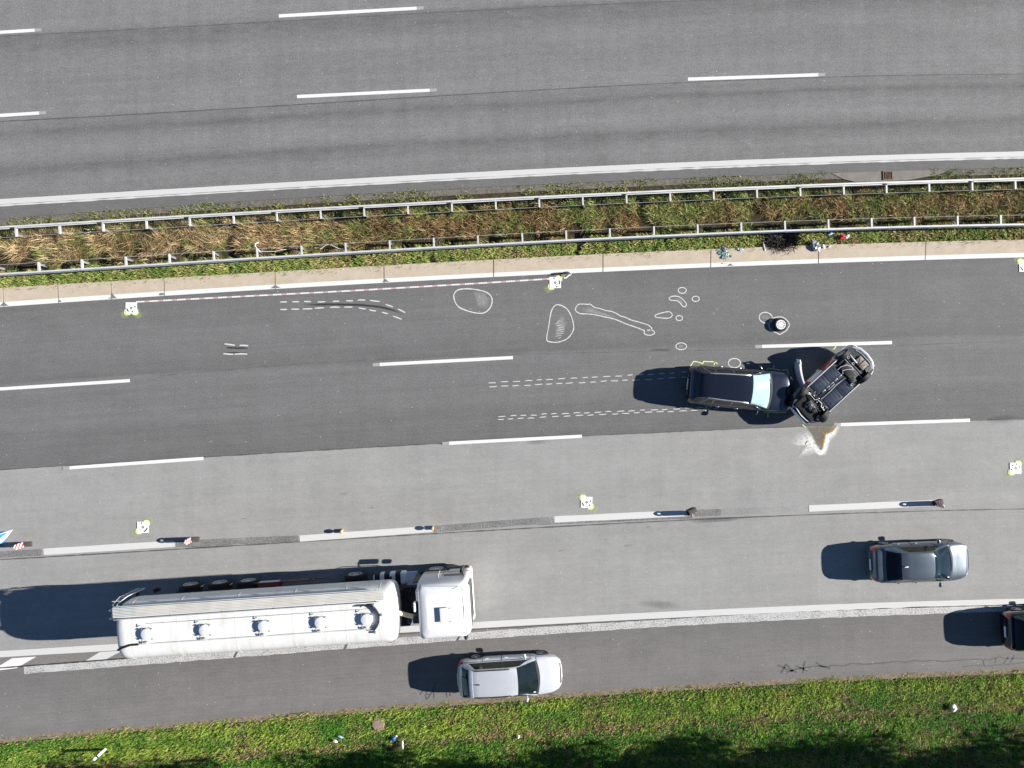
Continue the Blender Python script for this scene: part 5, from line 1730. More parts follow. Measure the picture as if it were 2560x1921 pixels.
# cab
def cab_rows():
    R = []
    for z, x0, x1, hw, r in ((0.55, 7.05, 9.20, 1.19, 0.20), (0.9, 7.02, 9.23, 1.235, 0.22), (1.4, 7.0, 9.24, 1.245, 0.22), (1.9, 7.0, 9.23, 1.245, 0.20), (2.35, 7.0, 9.21, 1.235, 0.18), (2.75, 7.0, 9.18, 1.21, 0.18), (3.02, 7.03, 9.13, 1.17, 0.20), (3.14, 7.08, 9.06, 1.12, 0.22), (3.20, 7.18, 8.94, 1.02, 0.24), (3.225, 7.4, 8.7, 0.8, 0.2)):
        ring = []
        cx, hx = (x0 + x1) / 2, (x1 - x0) / 2
        for q, (sx, sy) in enumerate(((1, 1), (-1, 1), (-1, -1), (1, -1))):
            for a in np.linspace(q * pi / 2, (q + 1) * pi / 2, 7):
                ring.append((cx + sx * (hx - r) + r * cos(a), sy * (hw - r) + r * sin(a), z))
        R.append(ring)
    return np.array(R)
CR_ = cab_rows()
def cab_fn(m):
    m.grid(CR_, wrap=True)
    m.add([tuple(p) for p in CR_[-1]], [tuple(range(len(CR_[-1])))])
cab = part('cab', 'truck_white', cab_fn, angle=40)
part('windscreen', 'glass', lambda m: m.grid(np.array([[(9.252, y * 1.03, 1.72), (9.232, y * 1.02, 2.30), (9.20, y, 2.62)] for y in np.linspace(-1.0, 1.0, 12)])))
part('sun_visor', 'truck_white', lambda m: m.rbox((9.2, 0, 2.70), (0.10, 1.9, 0.05), 0.022, 2))
part('roof_seam', 'steel_dark', lambda m: m.tube([(8.94, -0.98, 3.19), (9.0, 0.0, 3.19), (8.94, 0.98, 3.19)], 0.012, 5), parent=cab)
part('rear_seam', 'galv', lambda m: m.tube([(7.42, -1.0, 3.205), (7.40, 0.0, 3.225), (7.42, 1.0, 3.205)], 0.008, 5), parent=cab)
hatch = part('roof_hatch', 'truck_white', lambda m: m.rbox((8.22, -0.12, 3.33), (0.50, 0.62, 0.035), 0.015, 2))
part('hatch_stay', 'galv_dark', lambda m: ([m.tube([(8.02, y, 3.2), (8.05, y, 3.32)], 0.015, 5) for y in (-0.34, 0.1)], m.lathe([(0, 3.36), (0.03, 3.355), (0.032, 3.345)], (8.40, 0.16, 0), 'z', 8), m.lathe([(0, 3.36), (0.03, 3.355), (0.032, 3.345)], (8.40, -0.40, 0), 'z', 8)), parent=hatch)
for s_ in (-1, 1):
    part('side_window', 'glass_side', lambda m, s_=s_: m.grid(np.array([[(x, s_ * 1.252, 1.85), (x + (0.03 if x < 8.3 else -0.05), s_ * 1.232, 2.35), (x + (0.06 if x < 8.3 else -0.12), s_ * 1.19, 2.74)] for x in np.linspace(8.1, 8.95, 6)])))
    part('stripe', 'red_paint', lambda m, s_=s_: m.box((8.2, s_ * 1.247, 1.42), (2.0, 0.012, 0.09)), smooth=False)
    part('door_seam', 'black_plastic', lambda m, s_=s_: m.box((8.05, s_ * 1.247, 1.5), (0.014, 0.01, 1.2)), smooth=False)
    part('grab_handle', 'galv', lambda m, s_=s_: m.tube([(7.9, s_ * 1.24, 1.3), (7.88, s_ * 1.31, 1.45), (7.88, s_ * 1.31, 2.2), (7.9, s_ * 1.22, 2.35)], 0.018, 6))
    def mir(m, s_=s_):
        m.rbox((8.92, s_ * 1.47, 2.10), (0.14, 0.24, 0.42), 0.05, 3, -0.25 * s_)
        m.rbox((8.95, s_ * 1.45, 1.72), (0.13, 0.22, 0.2), 0.05, 3, -0.25 * s_)
        m.tube([(9.0, s_ * 1.2, 2.35), (8.98, s_ * 1.45, 2.36), (8.95, s_ * 1.47, 2.3)], 0.022, 6)
    part('mirror', 'black_plastic', mir)
    part('front_wheel_arch', 'black_plastic', lambda m, s_=s_: (m.rbox((7.62, s_ * 1.16, 1.06), (1.35, 0.24, 0.12), 0.05, 3), m.rbox((8.8, s_ * 1.17, 0.62), (0.7, 0.22, 0.3), 0.08, 3)))
    part('step', 'black_plastic', lambda m, s_=s_: m.rbox((8.35, s_ * 1.17, 0.55), (0.5, 0.2, 0.5), 0.04, 2))
part('front_bumper', 'truck_white', lambda m: m.rbox((9.16, 0, 0.55), (0.24, 2.44, 0.5), 0.12, 4))
part('grille', 'black_plastic', lambda m: m.rbox((9.24, 0, 1.25), (0.05, 1.7, 0.5), 0.02, 2))
part('rear_fairing', 'truck_white', lambda m: m.rbox((6.97, 0.62, 2.35), (0.10, 0.5, 0.8), 0.04, 3))
part('air_intake', 'white_plastic', lambda m: m.rbox((6.88, 0.22, 2.95), (0.10, 0.42, 0.30), 0.045, 3))
part('side_deflector', 'black_plastic', lambda m: m.rbox((6.9, 1.1, 1.7), (0.28, 0.05, 1.4), 0.02, 2, 0.1))
part('roof_aerial', 'black_plastic', lambda m: m.tube([(8.85, 1.02, 3.02), (8.75, 1.05, 3.35), (8.6, 1.08, 3.75)], 0.010, 5))

# ------------------------------------------------------------------ loose wheel
lx, ly = G(1952.5, 812, 0.2)
lw = empty('loose_wheel', (lx, ly, 0.105))
tag(lw, 'torn-off car wheel with white twelve-spoke hubcap lying flat on the dark lane', 'wheel')
mb = MB(); R = 0.315; w = 0.205
mb.lathe([(R * 0.66, -w / 2 + 0.01), (R * 0.74, -w / 2), (R * 0.93, -w / 2 + 0.008), (R * 0.99, -w / 2 + 0.035), (R, 0), (R * 0.99, w / 2 - 0.035), (R * 0.93, w / 2 - 0.008), (R * 0.78, w / 2), (R * 0.70, w / 2 - 0.006), (R * 0.66, w / 2 - 0.03)], n=40, close=True)
mb.build('tyre', M['rubber'], lw, angle=50)
for k in range(40):
    pass
mb = MB()
mb.lathe([(0, w / 2 - 0.05), (R * 0.7, w / 2 - 0.05)], n=30)
mb.build('wheel_well', M['under_dark'], lw)
mb = MB()
mb.lathe([(R * 0.70, w / 2 - 0.012), (R * 0.695, w / 2 + 0.0), (R * 0.62, w / 2 + 0.006), (R * 0.585, w / 2 + 0.0), (R * 0.57, w / 2 - 0.02)], n=40)
mb.lathe([(0, w / 2 + 0.006), (R * 0.14, w / 2 + 0.004), (R * 0.17, w / 2 - 0.012)], n=20)
for k in range(12):
    a = 2 * pi * k / 12
    P = []
    for r_, hw, zz in ((R * 0.13, 0.016, w / 2 + 0.002), (R * 0.36, 0.020, w / 2 + 0.0), (R * 0.59, 0.022, w / 2 + 0.002)):
        for s_ in (-1, 1):
            P.append((r_ * cos(a) - s_ * hw * sin(a), r_ * sin(a) + s_ * hw * cos(a), zz))
    mb.add(P, [(0, 2, 3, 1), (2, 4, 5, 3)])
mb.build('hubcap', M['white_plastic'], lw, angle=45)

# ------------------------------------------------------------------ survey targets
M['target_board'] = plain('target_board', (0.78, 0.78, 0.78), 0.6, grime=0.05)
M['target_ink'] = plain('target_ink', (0.03, 0.03, 0.03), 0.6)


def target(u, v, rot, dots, arcs, label, sprays, parent_road, size=0.53):
    x, y = G(u, v)
    t = tag(empty('survey_target', (x, y, 0.012), (0, 0, radians(rot))), label, 'survey target', 'white survey target boards on the road')
    mb = MB(); mb.box((0, 0, 0.0), (size, size * 0.985, 0.012)); mb.build('board', M['target_board'], t, smooth=False)
    mb = MB(); mb.lathe([(0.022, 0.0085), (0.058, 0.0085)], n=20); mb.build('centre_ring', M['target_ink'], t)
    for dx_, dy_ in dots:
        mb = MB(); mb.lathe([(0, 0.0085), (0.036, 0.0085)], (dx_, dy_, 0), n=14); mb.build('dot', M['target_ink'], t)
    for a0, a1, r_ in arcs:
        mb = MB(); mb.ribbon([(r_ * cos(a), r_ * sin(a)) for a in np.linspace(radians(a0), radians(a1), 14)], 0.055, 0.0085)
        mb.build('code_arc', M['target_ink'], t, smooth=False)
    for dx_, dy_ in sprays:
        sx_, sy_ = (1 if dx_ > 0 else -1), (1 if dy_ > 0 else -1)
        px_, py_ = x + dx_, y + dy_
        mb = MB()
        mb.ribbon([(px_ + sx_ * 0.02 - sx_ * 0.22, py_ + sy_ * 0.03), (px_, py_ + sy_ * 0.05), (px_ + sx_ * 0.05, py_), (px_ + sx_ * 0.03, py_ - sy_ * 0.18)], 0.09, 0.009)
        mb.build('spray_line', M['green_spray'], parent_road, smooth=False)
        c = (px_ + sx_ * 0.06, py_ + sy_ * 0.06)
        cover_patch('overspray', [(c[0] + 0.27 * cos(a), c[1] + 0.22 * sin(a)) for a in np.linspace(0, 2 * pi, 12, endpoint=False)], M['greenmist'], parent_road, 0.007, 0.8, 0.75)
    return t


target(328.5, 770.5, 0, [(0.18, 0.06), (0.05, -0.18)], [(185, 235, 0.20)], 'survey target at the left end of the red and white tape', [(-0.25, -0.25), (0.25, -0.25)], road_dark)
target(1388, 707, 2, [(-0.05, 0.20), (0.07, -0.19)], [(-28, 28, 0.20)], 'survey target at the right end of the red and white tape, by the tape reel', [(-0.25, -0.25), (0.25, 0.25)], road_dark)
target(2562, 666, 0, [(0.18, 0.06), (-0.1, -0.18)], [(185, 235, 0.20)], 'survey target cut by the right edge of the frame below the kerb', [(-0.26, 0.27)], road_dark)
target(2538.5, 1171, 1, [(-0.15, 0.13), (0.05, 0.19), (0.19, 0.06), (-0.20, -0.06)], [], 'survey target with five round dots near the right edge on the light lane', [(-0.25, -0.24), (0.2, 0.27)], road_light)
target(1466.5, 1256, -3, [(0.18, 0.06), (0.14, -0.13)], [(185, 235, 0.20)], 'survey target on the light lane above the wide dashes near the middle', [(-0.24, 0.27), (0.25, -0.26)], road_light)
target(357.6, 1318.5, 1, [(-0.05, 0.2)], [(-80, -5, 0.20)], 'survey target with long curved bar, above the lower left tanker lane', [(-0.26, -0.24), (0.24, 0.25)], road_light)
for o in list(road_light.children):
    if o.name.startswith('spray_line') or o.name.startswith('overspray'):
        o.location.z = 0.0

# ------------------------------------------------------------------ measuring tape and reel
def tape_mat():
    t = NT('tape_red_white')
    uv = t.coord('UV', (1, 1, 1))
    sp = t.new('ShaderNodeSeparateXYZ'); t.l.new(uv, sp.inputs[0])
    f = t.math('FRACT', t.math('MULTIPLY', sp.outputs[0], 1.55))
    m = t.math('GREATER_THAN', f, 0.62)
    tick = t.math('GREATER_THAN', t.math('FRACT', t.math('MULTIPLY', sp.outputs[0], 9.3)), 0.8)
    c = t.mix(m, (0.68, 0.66, 0.66), (0.52, 0.33, 0.34))
    c = t.mix(t.math('MULTIPLY', tick, 0.35), c, (0.08, 0.05, 0.05))
    t.set(c, 0.5)
    return t.m


tape_pts = np.array([G(*p) for p in [(340, 755.5), (520, 746), (694, 737), (868, 728), (1040, 718), (1210, 708), (1376, 697.5)]])
d = np.r_[0, np.cumsum(np.linalg.norm(np.diff(tape_pts, axis=0), axis=1))]
s = np.linspace(0, d[-1], 80)
Q = np.stack([np.interp(s, d, tape_pts[:, k]) for k in (0, 1)], 1)
mb = MB(); mb.ribbon(Q, 0.07, 0.016)
me = mb.mesh('measuring_tape')
uvl = me.uv_layers.new(name='UVMap')
for lp in me.loops:
    i = lp.vertex_index % 80
    uvl.data[lp.index].uv = (s[i], 0 if lp.vertex_index < 80 else 1)
tape = link(me, 'measuring_tape', tape_mat(), None, None, smooth=False)
tag(tape, 'red and white measuring tape stretched along the kerb between two survey targets', 'measuring tape')
rx, ry = G(1413, 684)
reel = tag(empty('tape_reel', (rx, ry, 0.02), (0, 0, radians(8))), 'dark tape reel with a pale crank handle leaning on the white kerb edge', 'tape reel')
mb = MB(); mb.lathe([(0.0, -0.03), (0.15, -0.035), (0.16, -0.02), (0.16, 0.02), (0.15, 0.035), (0.0, 0.03)], (0, 0, 0.16), 'y', 26); mb.build('reel_drum', M['black_plastic'], reel)
mb = MB(); mb.rbox((-0.22, 0.0, 0.12), (0.26, 0.06, 0.05), 0.02, 2, 0.1); mb.rbox((0.02, -0.03, 0.30), (0.3, 0.05, 0.04), 0.015, 2); mb.build('reel_frame', M['black_plastic'], reel)
mb = MB(); mb.tube([(0.16, -0.04, 0.16), (0.22, -0.02, 0.2), (0.25, -0.10, 0.22), (0.2, -0.16, 0.18)], 0.018, 6); mb.build('crank_handle', M['white_plastic'], reel)
mb = MB(); mb.ribbon([(-0.1, -0.20), (0.0, -0.22), (0.12, -0.14), (0.22, -0.10)], 0.06, 0.012); mb.build('tape_tail', M['white_plastic'], reel, smooth=False)

# ------------------------------------------------------------------ lane beacons and warning lamps
def beacon_mat():
    t = NT('beacon_stripes')
    tc = t.new('ShaderNodeTexCoord')
    sp = t.new('ShaderNodeSeparateXYZ'); t.l.new(tc.outputs['Object'], sp.inputs[0])
    f = t.math('FRACT', t.math('MULTIPLY', t.math('ADD', sp.outputs[2], t.math('MULTIPLY', sp.outputs[1], 0.75)), 4.2))
    m = t.math('GREATER_THAN', f, 0.5)
    nz = t.noise(tc.outputs['Object'], 9, 4)
    c = t.mix(m, (0.75, 0.72, 0.7), (0.42, 0.03, 0.03))
    c = t.mix(1.0, c, t.ramp(nz, [(0.3, 0.8), (0.7, 1.0)]), 'MULTIPLY')
    t.set(c, 0.35, coat=0.3)
    return t.m


M['beacon'] = beacon_mat()
M['beacon_foot'] = plain('beacon_foot', (0.085, 0.08, 0.075), 0.85, grime=0.3)


def make_beacon():
    root = empty('lane_beacon')
    mb = MB(); mb.rbox((0.14, 0.0, 0.04), (0.52, 0.23, 0.08), 0.03, 3); mb.build('foot', M['beacon_foot'], root)
    mb = MB()
    mb.rbox((0, 0, 0.335), (0.035, 0.245, 0.50), 0.012, 2)
    mb.build('plate', M['beacon'], root)
    mb = MB()
    mb.lathe([(0.045, -0.014), (0.118, -0.014), (0.122, 0.0), (0.118, 0.014), (0.045, 0.014)], (0, 0, 0.655), 'x', 26, close=True)
    mb.build('grip_ring', M['beacon'], root)
    mb = MB(); mb.rbox((0, 0, 0.10), (0.05, 0.09, 0.08), 0.012, 2); mb.build('socket', M['black_plastic'], root)
    return root


bc = make_beacon()
for i, (u, v, rz, lab) in enumerate(((62, 1361, 3, 'red and white lane beacon at the left edge, below the folding sign'),
                                     (480, 1349, 3, 'red and white lane beacon above the tanker, in line with the wide dashes'),
                                     (1722, 1282, 24, 'shaded lane beacon right of the middle, third of the four from the left'),
                                     (2336, 1258.5, 14, 'red and white lane beacon furthest right, above the grey saloon'))):
    o = bc if i == 0 else copy_tree(bc)
    x, y = G(u, v)
    o.location = (x, y, 0.004); o.rotation_euler = (0, 0, radians(rz))
    tag(o, lab, 'beacon', 'red and white beacons along the lane edge')
M['amber'] = plain('amber_lens', (0.52, 0.30, 0.14), 0.25, coat=0.8)
M['lamp_box'] = plain('lamp_box', (0.40, 0.28, 0.18), 0.5, grime=0.2)


def make_lamp():
    root = empty('warning_lamp')
    mb = MB(); mb.rbox((0, 0, 0.09), (0.08, 0.19, 0.18), 0.025, 3); mb.build('battery_box', M['lamp_box'], root)
    mb = MB(); mb.rbox((0, 0, 0.195), (0.05, 0.07, 0.05), 0.015, 2); mb.build('neck', M['black_plastic'], root)
    mb = MB(); mb.lathe([(0, -0.045), (0.07, -0.04), (0.1, -0.015), (0.1, 0.015), (0.07, 0.04), (0, 0.045)], (0, 0, 0.305), 'x', 22); mb.build('lens', M['amber'], root)
    return root


lp = make_lamp()
for i, (u, v, lab) in enumerate(((857, 1327.5, 'small amber warning lamp on a wide dash above the tank, left of its twin'), (1083, 1319.5, 'small amber warning lamp at the right end of a wide dash, above the cab'))):
    o = lp if i == 0 else copy_tree(lp)
    x, y = G(u, v)
    o.location = (x, y, 0.004); o.rotation_euler = (0, 0, radians(5))
    tag(o, lab, 'warning lamp', 'amber warning lamps on the lane marking')

# folding blue and white sign at the left edge
fs = tag(empty('folding_sign', (*G(-6, 1340), 0)), 'blue and white folding tripod sign cut by the left edge of the frame', 'folding sign')


def fold_mat():
    t = NT('blue_white_fabric')
    co = t.coord('Object', (1, 1, 1))
    tc = t.n['Texture Coordinate']
    sp = t.new('ShaderNodeSeparateXYZ'); t.l.new(tc.outputs['Object'], sp.inputs[0])
    f = t.math('FRACT', t.math('ADD', t.math('MULTIPLY', sp.outputs[2], 2.6), t.math('MULTIPLY', sp.outputs[1], 0.9)))
    m = t.math('GREATER_THAN', f, 0.45)
    t.set(t.mix(m, (0.72, 0.76, 0.78), (0.03, 0.22, 0.55)), 0.4, coat=0.3)
    return t.m


M['fold'] = fold_mat()
apex = np.array((-0.12, 0.0, 0.72))
feet = [np.array((0.72, 0.28, 0.02)), np.array((0.28, -0.36, 0.02)), np.array((-0.65, 0.25, 0.02))]
for a, b in ((0, 1), (1, 2), (2, 0)):
    mb = MB(); rows = []
    for k in np.linspace(0, 1, 10):
        e = feet[a] * (1 - k) + feet[b] * k
        sag = 0.10 * sin(pi * k)
        ctr = (apex + feet[0] + feet[1] + feet[2]) / 4
        row = []
        for j in np.linspace(0, 1, 8):
            p = apex * (1 - j) + e * j
            p = p + (ctr - p) * sag * sin(pi * min(1, j * 0.9)) * 1.2
            row.append(p)
        rows.append(row)
    mb.grid(np.array(rows)); mb.build('fabric_panel', M['fold'], fs, angle=60)
for f in feet:
    mb = MB(); mb.tube([apex + np.array((0, 0, 0.03)), f], 0.012, 6); mb.build('leg_rod', M['white_plastic'], fs)

# ------------------------------------------------------------------ verge furniture and litter
x, y = G(263, 1874)
dp = tag(empty('marker_post', (x, y, -0.05), (0, 0, radians(40))), 'white roadside marker post standing in the green verge at lower left', 'marker post')
mb = MB(); mb.rbox((0, 0, 0.46), (0.10, 0.12, 0.92), 0.03, 3); mb.build('post', M['white_plastic'], dp)
mb = MB(); mb.rbox((0, 0, 0.955), (0.105, 0.125, 0.10), 0.03, 3); mb.build('cap', M['white_plastic'], dp)
mb = MB(); mb.rbox((0, 0, 0.80), (0.106, 0.126, 0.16), 0.03, 3); mb.build('black_band', M['black_plastic'], dp)
x, y = G(945.5, 1812)
rc = tag(empty('round_cover', (x, y, -0.06)), 'round brown stone cover set in the green verge below the silver car', 'cover')
mb = MB(); mb.lathe([(0, 0.05), (0.2, 0.055), (0.215, 0.04), (0.225, 0.04), (0.235, 0.06), (0.27, 0.05), (0.29, -0.05)], n=30); mb.build('cover_disc', M['round_stone'], rc)
for k in range(11):
    a = 2 * pi * k / 11
    mb = MB(); mb.rbox((0.262 * cos(a), 0.275 * sin(a), 0.015), (0.17, 0.07, 0.07), 0.025, 2, a + pi / 2 + random.uniform(-0.3, 0.3)); mb.build('rim_stone', M['round_stone'], rc)


def crumple(name, u, v, sx, sy, sz, mat, label, cat, seed, z=0.0, group=None):
    r_ = np.random.default_rng(seed)
    mb = MB()
    n1, n2 = 10, 14
    P = []
    for i in range(n1):
        row = []
        for j in range(n2):
            a = 2 * pi * j / n2
            ph = -pi / 2 + pi * i / (n1 - 1)
            k = 1 + r_.uniform(-0.35, 0.35)
            row.append((sx / 2 * k * cos(ph) * cos(a), sy / 2 * k * cos(ph) * sin(a), sz / 2 * (1 + k * sin(ph))))
        P.append(row)
    mb.grid(np.array(P), wrap=True)
    o = mb.build(name, M[mat], None, smooth=True, angle=15)
    x, y = G(u, v)
    o.location = (x, y, z)
    o.rotation_euler = (0, 0, r_.uniform(0, 6))
    return tag(o, label, cat, group)


M['teal'] = plain('teal_plastic', (0.26, 0.42, 0.38), 0.35, coat=0.4, grime=0.4, gscale=18)
M['blue_wrap'] = plain('blue_wrap', (0.05, 0.22, 0.62), 0.35)
M['pale_blue'] = plain('pale_blue', (0.36, 0.52, 0.75), 0.4)
M['red_wrap'] = plain('red_wrap', (0.55, 0.03, 0.03), 0.35)
M['foil'] = plain('grey_foil', (0.40, 0.40, 0.47), 0.35, 0.4, grime=0.8, gscale=14)
# broken teal glass: shards lying on the kerb
gl = empty('broken_glass', (*G(1810, 638), 0.10))
tag(gl, 'teal shards of broken glass lying on the concrete kerb', 'broken glass')
r_ = random.Random(5)
for k in range(46):
    cx, cy = r_.gauss(0, 0.12), r_.gauss(0, 0.13)
    cx -= cy * 0.4
    mb = MB(); s_ = r_.uniform(0.02, 0.065); a0 = r_.uniform(0, 6)
    P = [(cx + s_ * cos(a0 + a) * r_.uniform(0.6, 1.2), cy + s_ * sin(a0 + a) * r_.uniform(0.6, 1.2)) for a in (0, 1.7, 3.1, 4.6)]
    b = [(p[0], p[1], 0.0) for p in P]; t_ = [(p[0], p[1], 0.012 + r_.uniform(0, 0.02)) for p in P]
    mb.add(b + t_, [(3, 2, 1, 0), (4, 5, 6, 7), (0, 1, 5, 4), (1, 2, 6, 5), (2, 3, 7, 6), (3, 0, 4, 7)])
    mb.build('shard', M['teal'], gl, smooth=False)
crumple('plastic_scrap', 1809, 624, 0.30, 0.16, 0.06, 'foil', 'grey crumpled plastic scrap at the grass edge above the teal shards', 'litter', 31, 0.1)
crumple('plastic_scrap', 1851, 626, 0.16, 0.12, 0.06, 'pale_blue', 'pale blue plastic scrap on the kerb right of the teal shards', 'litter', 32, 0.1)
crumple('plastic_scrap', 1843, 624, 0.09, 0.07, 0.05, 'white_plastic', 'white plastic scrap touching the pale blue scrap on the kerb', 'litter', 33, 0.1)
crumple('paper_strip', 1909, 619, 0.4, 0.06, 0.03, 'white_plastic', 'thin white paper strip at the grass edge left of the black tuft', 'litter', 34, 0.1)
crumple('paper_ball', 2035, 616, 0.52, 0.36, 0.14, 'foil', 'crumpled silver grey foil ball on the edge of the kerb', 'litter', 35, 0.1)
crumple('paper_ball', 2055, 619, 0.18, 0.15, 0.1, 'white_plastic', 'small white paper ball beside the silver foil', 'litter', 36, 0.1)
crumple('paper_ball', 2071, 618, 0.11, 0.08, 0.06, 'white_plastic', 'smallest white paper ball on the kerb, right of the silver foil', 'litter', 37, 0.1)
crumple('plastic_scrap', 2074, 586, 0.28, 0.12, 0.1, 'pale_blue', 'pale blue and white wrapper in the grass under the lower guard rail', 'litter', 38, 0.05)
crumple('drink_carton', 2102, 594, 0.25, 0.22, 0.16, 'red_wrap', 'red crushed carton in the grass under the lower guard rail', 'litter', 39, 0.05)
crumple('drink_carton', 2115, 593, 0.14, 0.2, 0.12, 'white_plastic', 'white crushed carton touching the red one in the grass', 'litter', 40, 0.05)
crumple('plastic_scrap', 985, 1845, 0.24, 0.16, 0.1, 'blue_wrap', 'bright blue wrapper in the verge right of the round stone cover', 'litter', 41, 0.02)
crumple('plastic_scrap', 991, 1839, 0.10, 0.08, 0.08, 'white_plastic', 'white wrapper end touching the bright blue wrapper in the verge', 'litter', 42, 0.04)
crumple('plastic_scrap', 839, 1852, 0.2, 0.12, 0.08, 'white_plastic', 'white wrapper in the verge left of the round stone cover', 'litter', 43, 0.03)
crumple('plastic_scrap', 852, 1841, 0.26, 0.08, 0.07, 'pale_blue', 'pale blue film in the verge just above the left white wrapper', 'litter', 44, 0.04)
crumple('plastic_bag', 2382, 1768, 0.32, 0.24, 0.14, 'white_plastic', 'white plastic bag in the verge near the lower right', 'litter', 45, 0.03)
crumple('plastic_scrap', 1296, 1841, 0.16, 0.12, 0.08, 'white_plastic', 'white scrap beside a bare brown spot on the verge, below the middle', 'litter', 46, 0.03)
crumple('plastic_scrap', 1405, 574, 0.2, 0.1, 0.06, 'white_plastic', 'white scrap in the grass under the lower guard rail above the tape reel', 'litter', 47, 0.05)
bx, by = G(1007, 1860)
bt = empty('plastic_bottle', (bx, by, 0.05), (0, 0, radians(88)))
tag(bt, 'white plastic bottle lying in the verge below the bright blue wrapper', 'bottle')
mb = MB(); mb.lathe([(0, -0.19), (0.055, -0.185), (0.06, -0.16), (0.06, 0.05), (0.05, 0.10), (0.022, 0.15), (0.02, 0.18)], (0, 0, 0.05), 'x', 16); mb.build('bottle_body', M['white_plastic'], bt)
mb = MB(); mb.lathe([(0.025, 0.175), (0.025, 0.205), (0, 0.207)], (0, 0, 0.05), 'x', 12); mb.build('cap', M['white_plastic'], bt)
# black ragged tuft in the grass by the lower rail
r_ = np.random.default_rng(9)
n = 2600
x0, y0 = G(1956, 598)
xx = x0 + r_.normal(0, 0.30, n); yy = y0 + r_.normal(0, 0.20, n) + (xx - x0) * 0.1
o = blades('black_tuft', xx, yy, 0.0, r_.uniform(0.15, 0.45, n), r_.uniform(0.02, 0.05, n), np.arctan2(yy - y0, xx - x0) + r_.normal(0, 0.8, n), r_.uniform(0.5, 1.45, n), np.tile(np.array([[0.012, 0.012, 0.014]]), (n, 1)) * r_.uniform(0.5, 2.2, (n, 1)))
del o['kind']
tag(o, 'ragged black clump hanging over the grass between the lower guard rail and the kerb', 'black clump')
# pale twisted strip caught on the lower guard rail
mb = MB()
zl = zoomed(560, 560, 5.53)
pts = [zl(480, 255), zl(440, 275), zl(430, 310), zl(460, 340), zl(500, 380), zl(600, 385), zl(720, 380), zl(800, 360), zl(860, 355)]
mb.tube([(*G(*p, 0.5), 0.5 + 0.05 * (i % 2)) for i, p in enumerate(pts)], [0.02, 0.026, 0.026, 0.02, 0.016, 0.013, 0.014, 0.014, 0.01], 6)
o = mb.build('torn_strip', M['white_plastic'], None)
tag(o, 'torn white plastic strip wound round an arm of the lower guard rail', 'torn strip')
for k, pl in enumerate(([(960, 365), (1030, 372)], [(1330, 350), (1410, 300), (1480, 290), (1540, 325)], [(1540, 325), (1600, 350), (1660, 355)])):
    mb = MB(); mb.tube([(*G(*zl(*p), 0.45), 0.45 + 0.06 * i) for i, p in enumerate(pl)], [0.03 if k == 2 else 0.015] * len(pl), 6)
    o = mb.build('torn_strip', M['white_plastic'], None)
    tag(o, ('short white plastic sliver by a post of the lower guard rail', 'thin curled white plastic strip in the dark gap behind the lower guard rail', 'thick white plastic lump against the lower guard rail')[k], 'torn strip')

# ------------------------------------------------------------------ trees south of the verge (their shade falls on it)
def leaf_mat():
    t = NT('leaf')
    a = t.attr('tint')
    t.set(a.outputs['Color'], 0.55)
    return t.m


M['leaf'] = leaf_mat()
M['bark'] = plain('bark', (0.09, 0.07, 0.05), 0.9, grime=0.5, gscale=6)


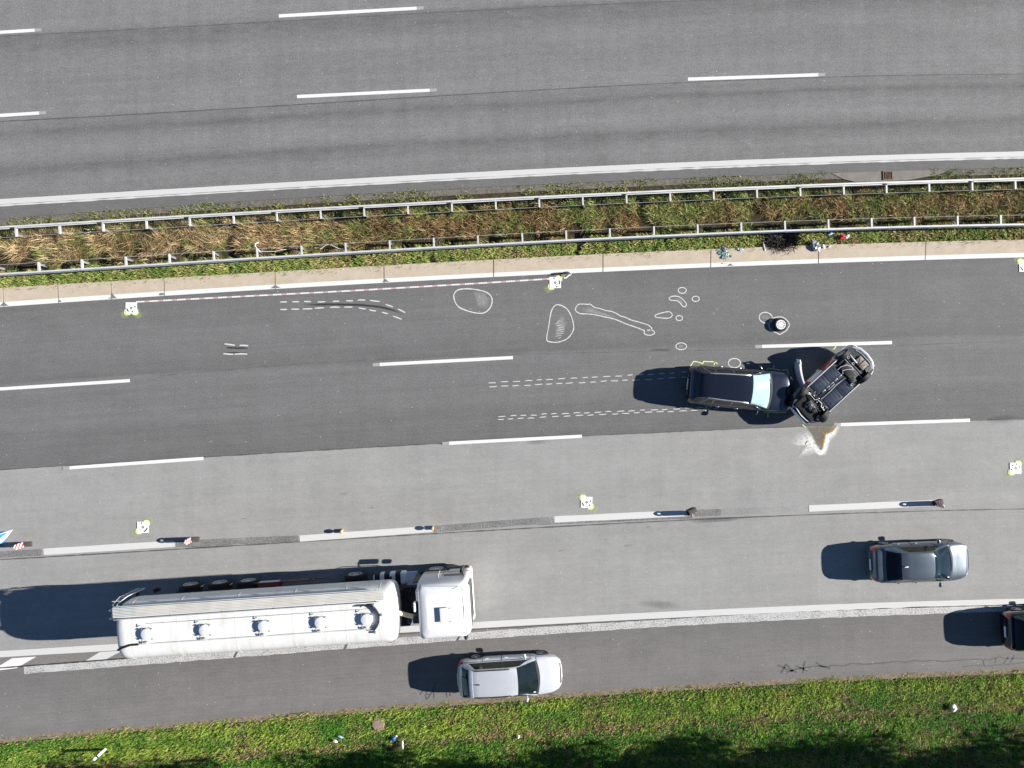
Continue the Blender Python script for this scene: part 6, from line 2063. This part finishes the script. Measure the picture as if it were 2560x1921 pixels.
def make_tree(h, rad, z0, seed, n=9500):
    root = empty('broadleaf_tree')
    r_ = np.random.default_rng(seed)
    mb = MB()
    mb.tube([(0, 0, -0.1), (0.05, 0.03, h * 0.3), (-0.04, 0.06, h * 0.6), (0, 0, h * 0.92)], [0.16, 0.12, 0.08, 0.02], 9)
    tips = []
    for k in range(14):
        a = r_.uniform(0, 2 * pi); zz = r_.uniform(z0, h * 0.85); ln = rad * r_.uniform(0.55, 1.0)
        tip = (ln * cos(a), ln * sin(a), zz + ln * r_.uniform(0.1, 0.5)); tips.append(tip)
        mb.tube([(0, 0, zz - 0.4), (tip[0] * 0.5, tip[1] * 0.5, zz + 0.1), tip], [0.06, 0.04, 0.012], 6)
    mb.build('trunk', M['bark'], root)
    cl = [(np.array(t_), r_.uniform(0.5, 1.0)) for t_ in tips] + [(np.array((r_.normal(0, rad * 0.35), r_.normal(0, rad * 0.35), r_.uniform(z0 + 0.3, h))), r_.uniform(0.5, 0.95)) for _ in range(22)]
    which = r_.integers(0, len(cl), n)
    c = np.array([q[0] for q in cl])[which]; s_ = np.array([q[1] for q in cl])[which]
    d_ = r_.normal(0, 1, (n, 3)); d_ /= np.linalg.norm(d_, axis=1, keepdims=True)
    p = c + d_ * (s_ * r_.random(n) ** 0.4)[:, None] * np.array((1, 1, 0.8))
    a = r_.normal(0, 1, (n, 3)); a /= np.linalg.norm(a, axis=1, keepdims=True)
    b = np.cross(a, r_.normal(0, 1, (n, 3))); b /= np.linalg.norm(b, axis=1, keepdims=True)
    sz = r_.uniform(0.04, 0.08, n)[:, None]
    V = np.stack([p - a * sz * 1.4, p + b * sz, p + a * sz * 1.4, p - b * sz], 1).reshape(-1, 3)
    me = bpy.data.meshes.new('crown')
    me.from_pydata(V.tolist(), [], [(4 * i, 4 * i + 1, 4 * i + 2, 4 * i + 3) for i in range(n)])
    at = me.attributes.new('tint', 'FLOAT_COLOR', 'POINT')
    col = np.ones((n, 4, 4), np.float32)
    tt = r_.random(n)
    col[:, :, :3] = (np.array((0.04, 0.075, 0.018))[None] * (1 - tt[:, None]) + np.array((0.10, 0.13, 0.03))[None] * tt[:, None])[:, None, :]
    at.data.foreach_set('color', col.ravel())
    link(me, 'crown', M['leaf'], root, smooth=False)
    return root


t0 = make_tree(8.2, 1.9, 3.6, 1)
spots = [(-17.0, -19.3, 0.95), (-8.5, -19.0, 0.9), (-1.5, -19.4, 1.0), (6.0, -18.7, 0.95), (11.5, -19.0, 1.0), (17.0, -18.6, 1.0), (22.0, -18.3, 1.05), (27.0, -18.2, 1.0), (32.0, -18.4, 1.1), (38.0, -18.7, 1.15)]
for i, (x, y, sc_) in enumerate(spots):
    o = t0 if i == 0 else copy_tree(t0)
    o.location = (x, y, -0.07); o.rotation_euler = (0, 0, i * 2.1); o.scale = (sc_, sc_, sc_)
    tag(o, 'broadleaf tree in the row beyond the verge, casting its shade over the grass', 'tree', 'trees in a row beyond the verge')
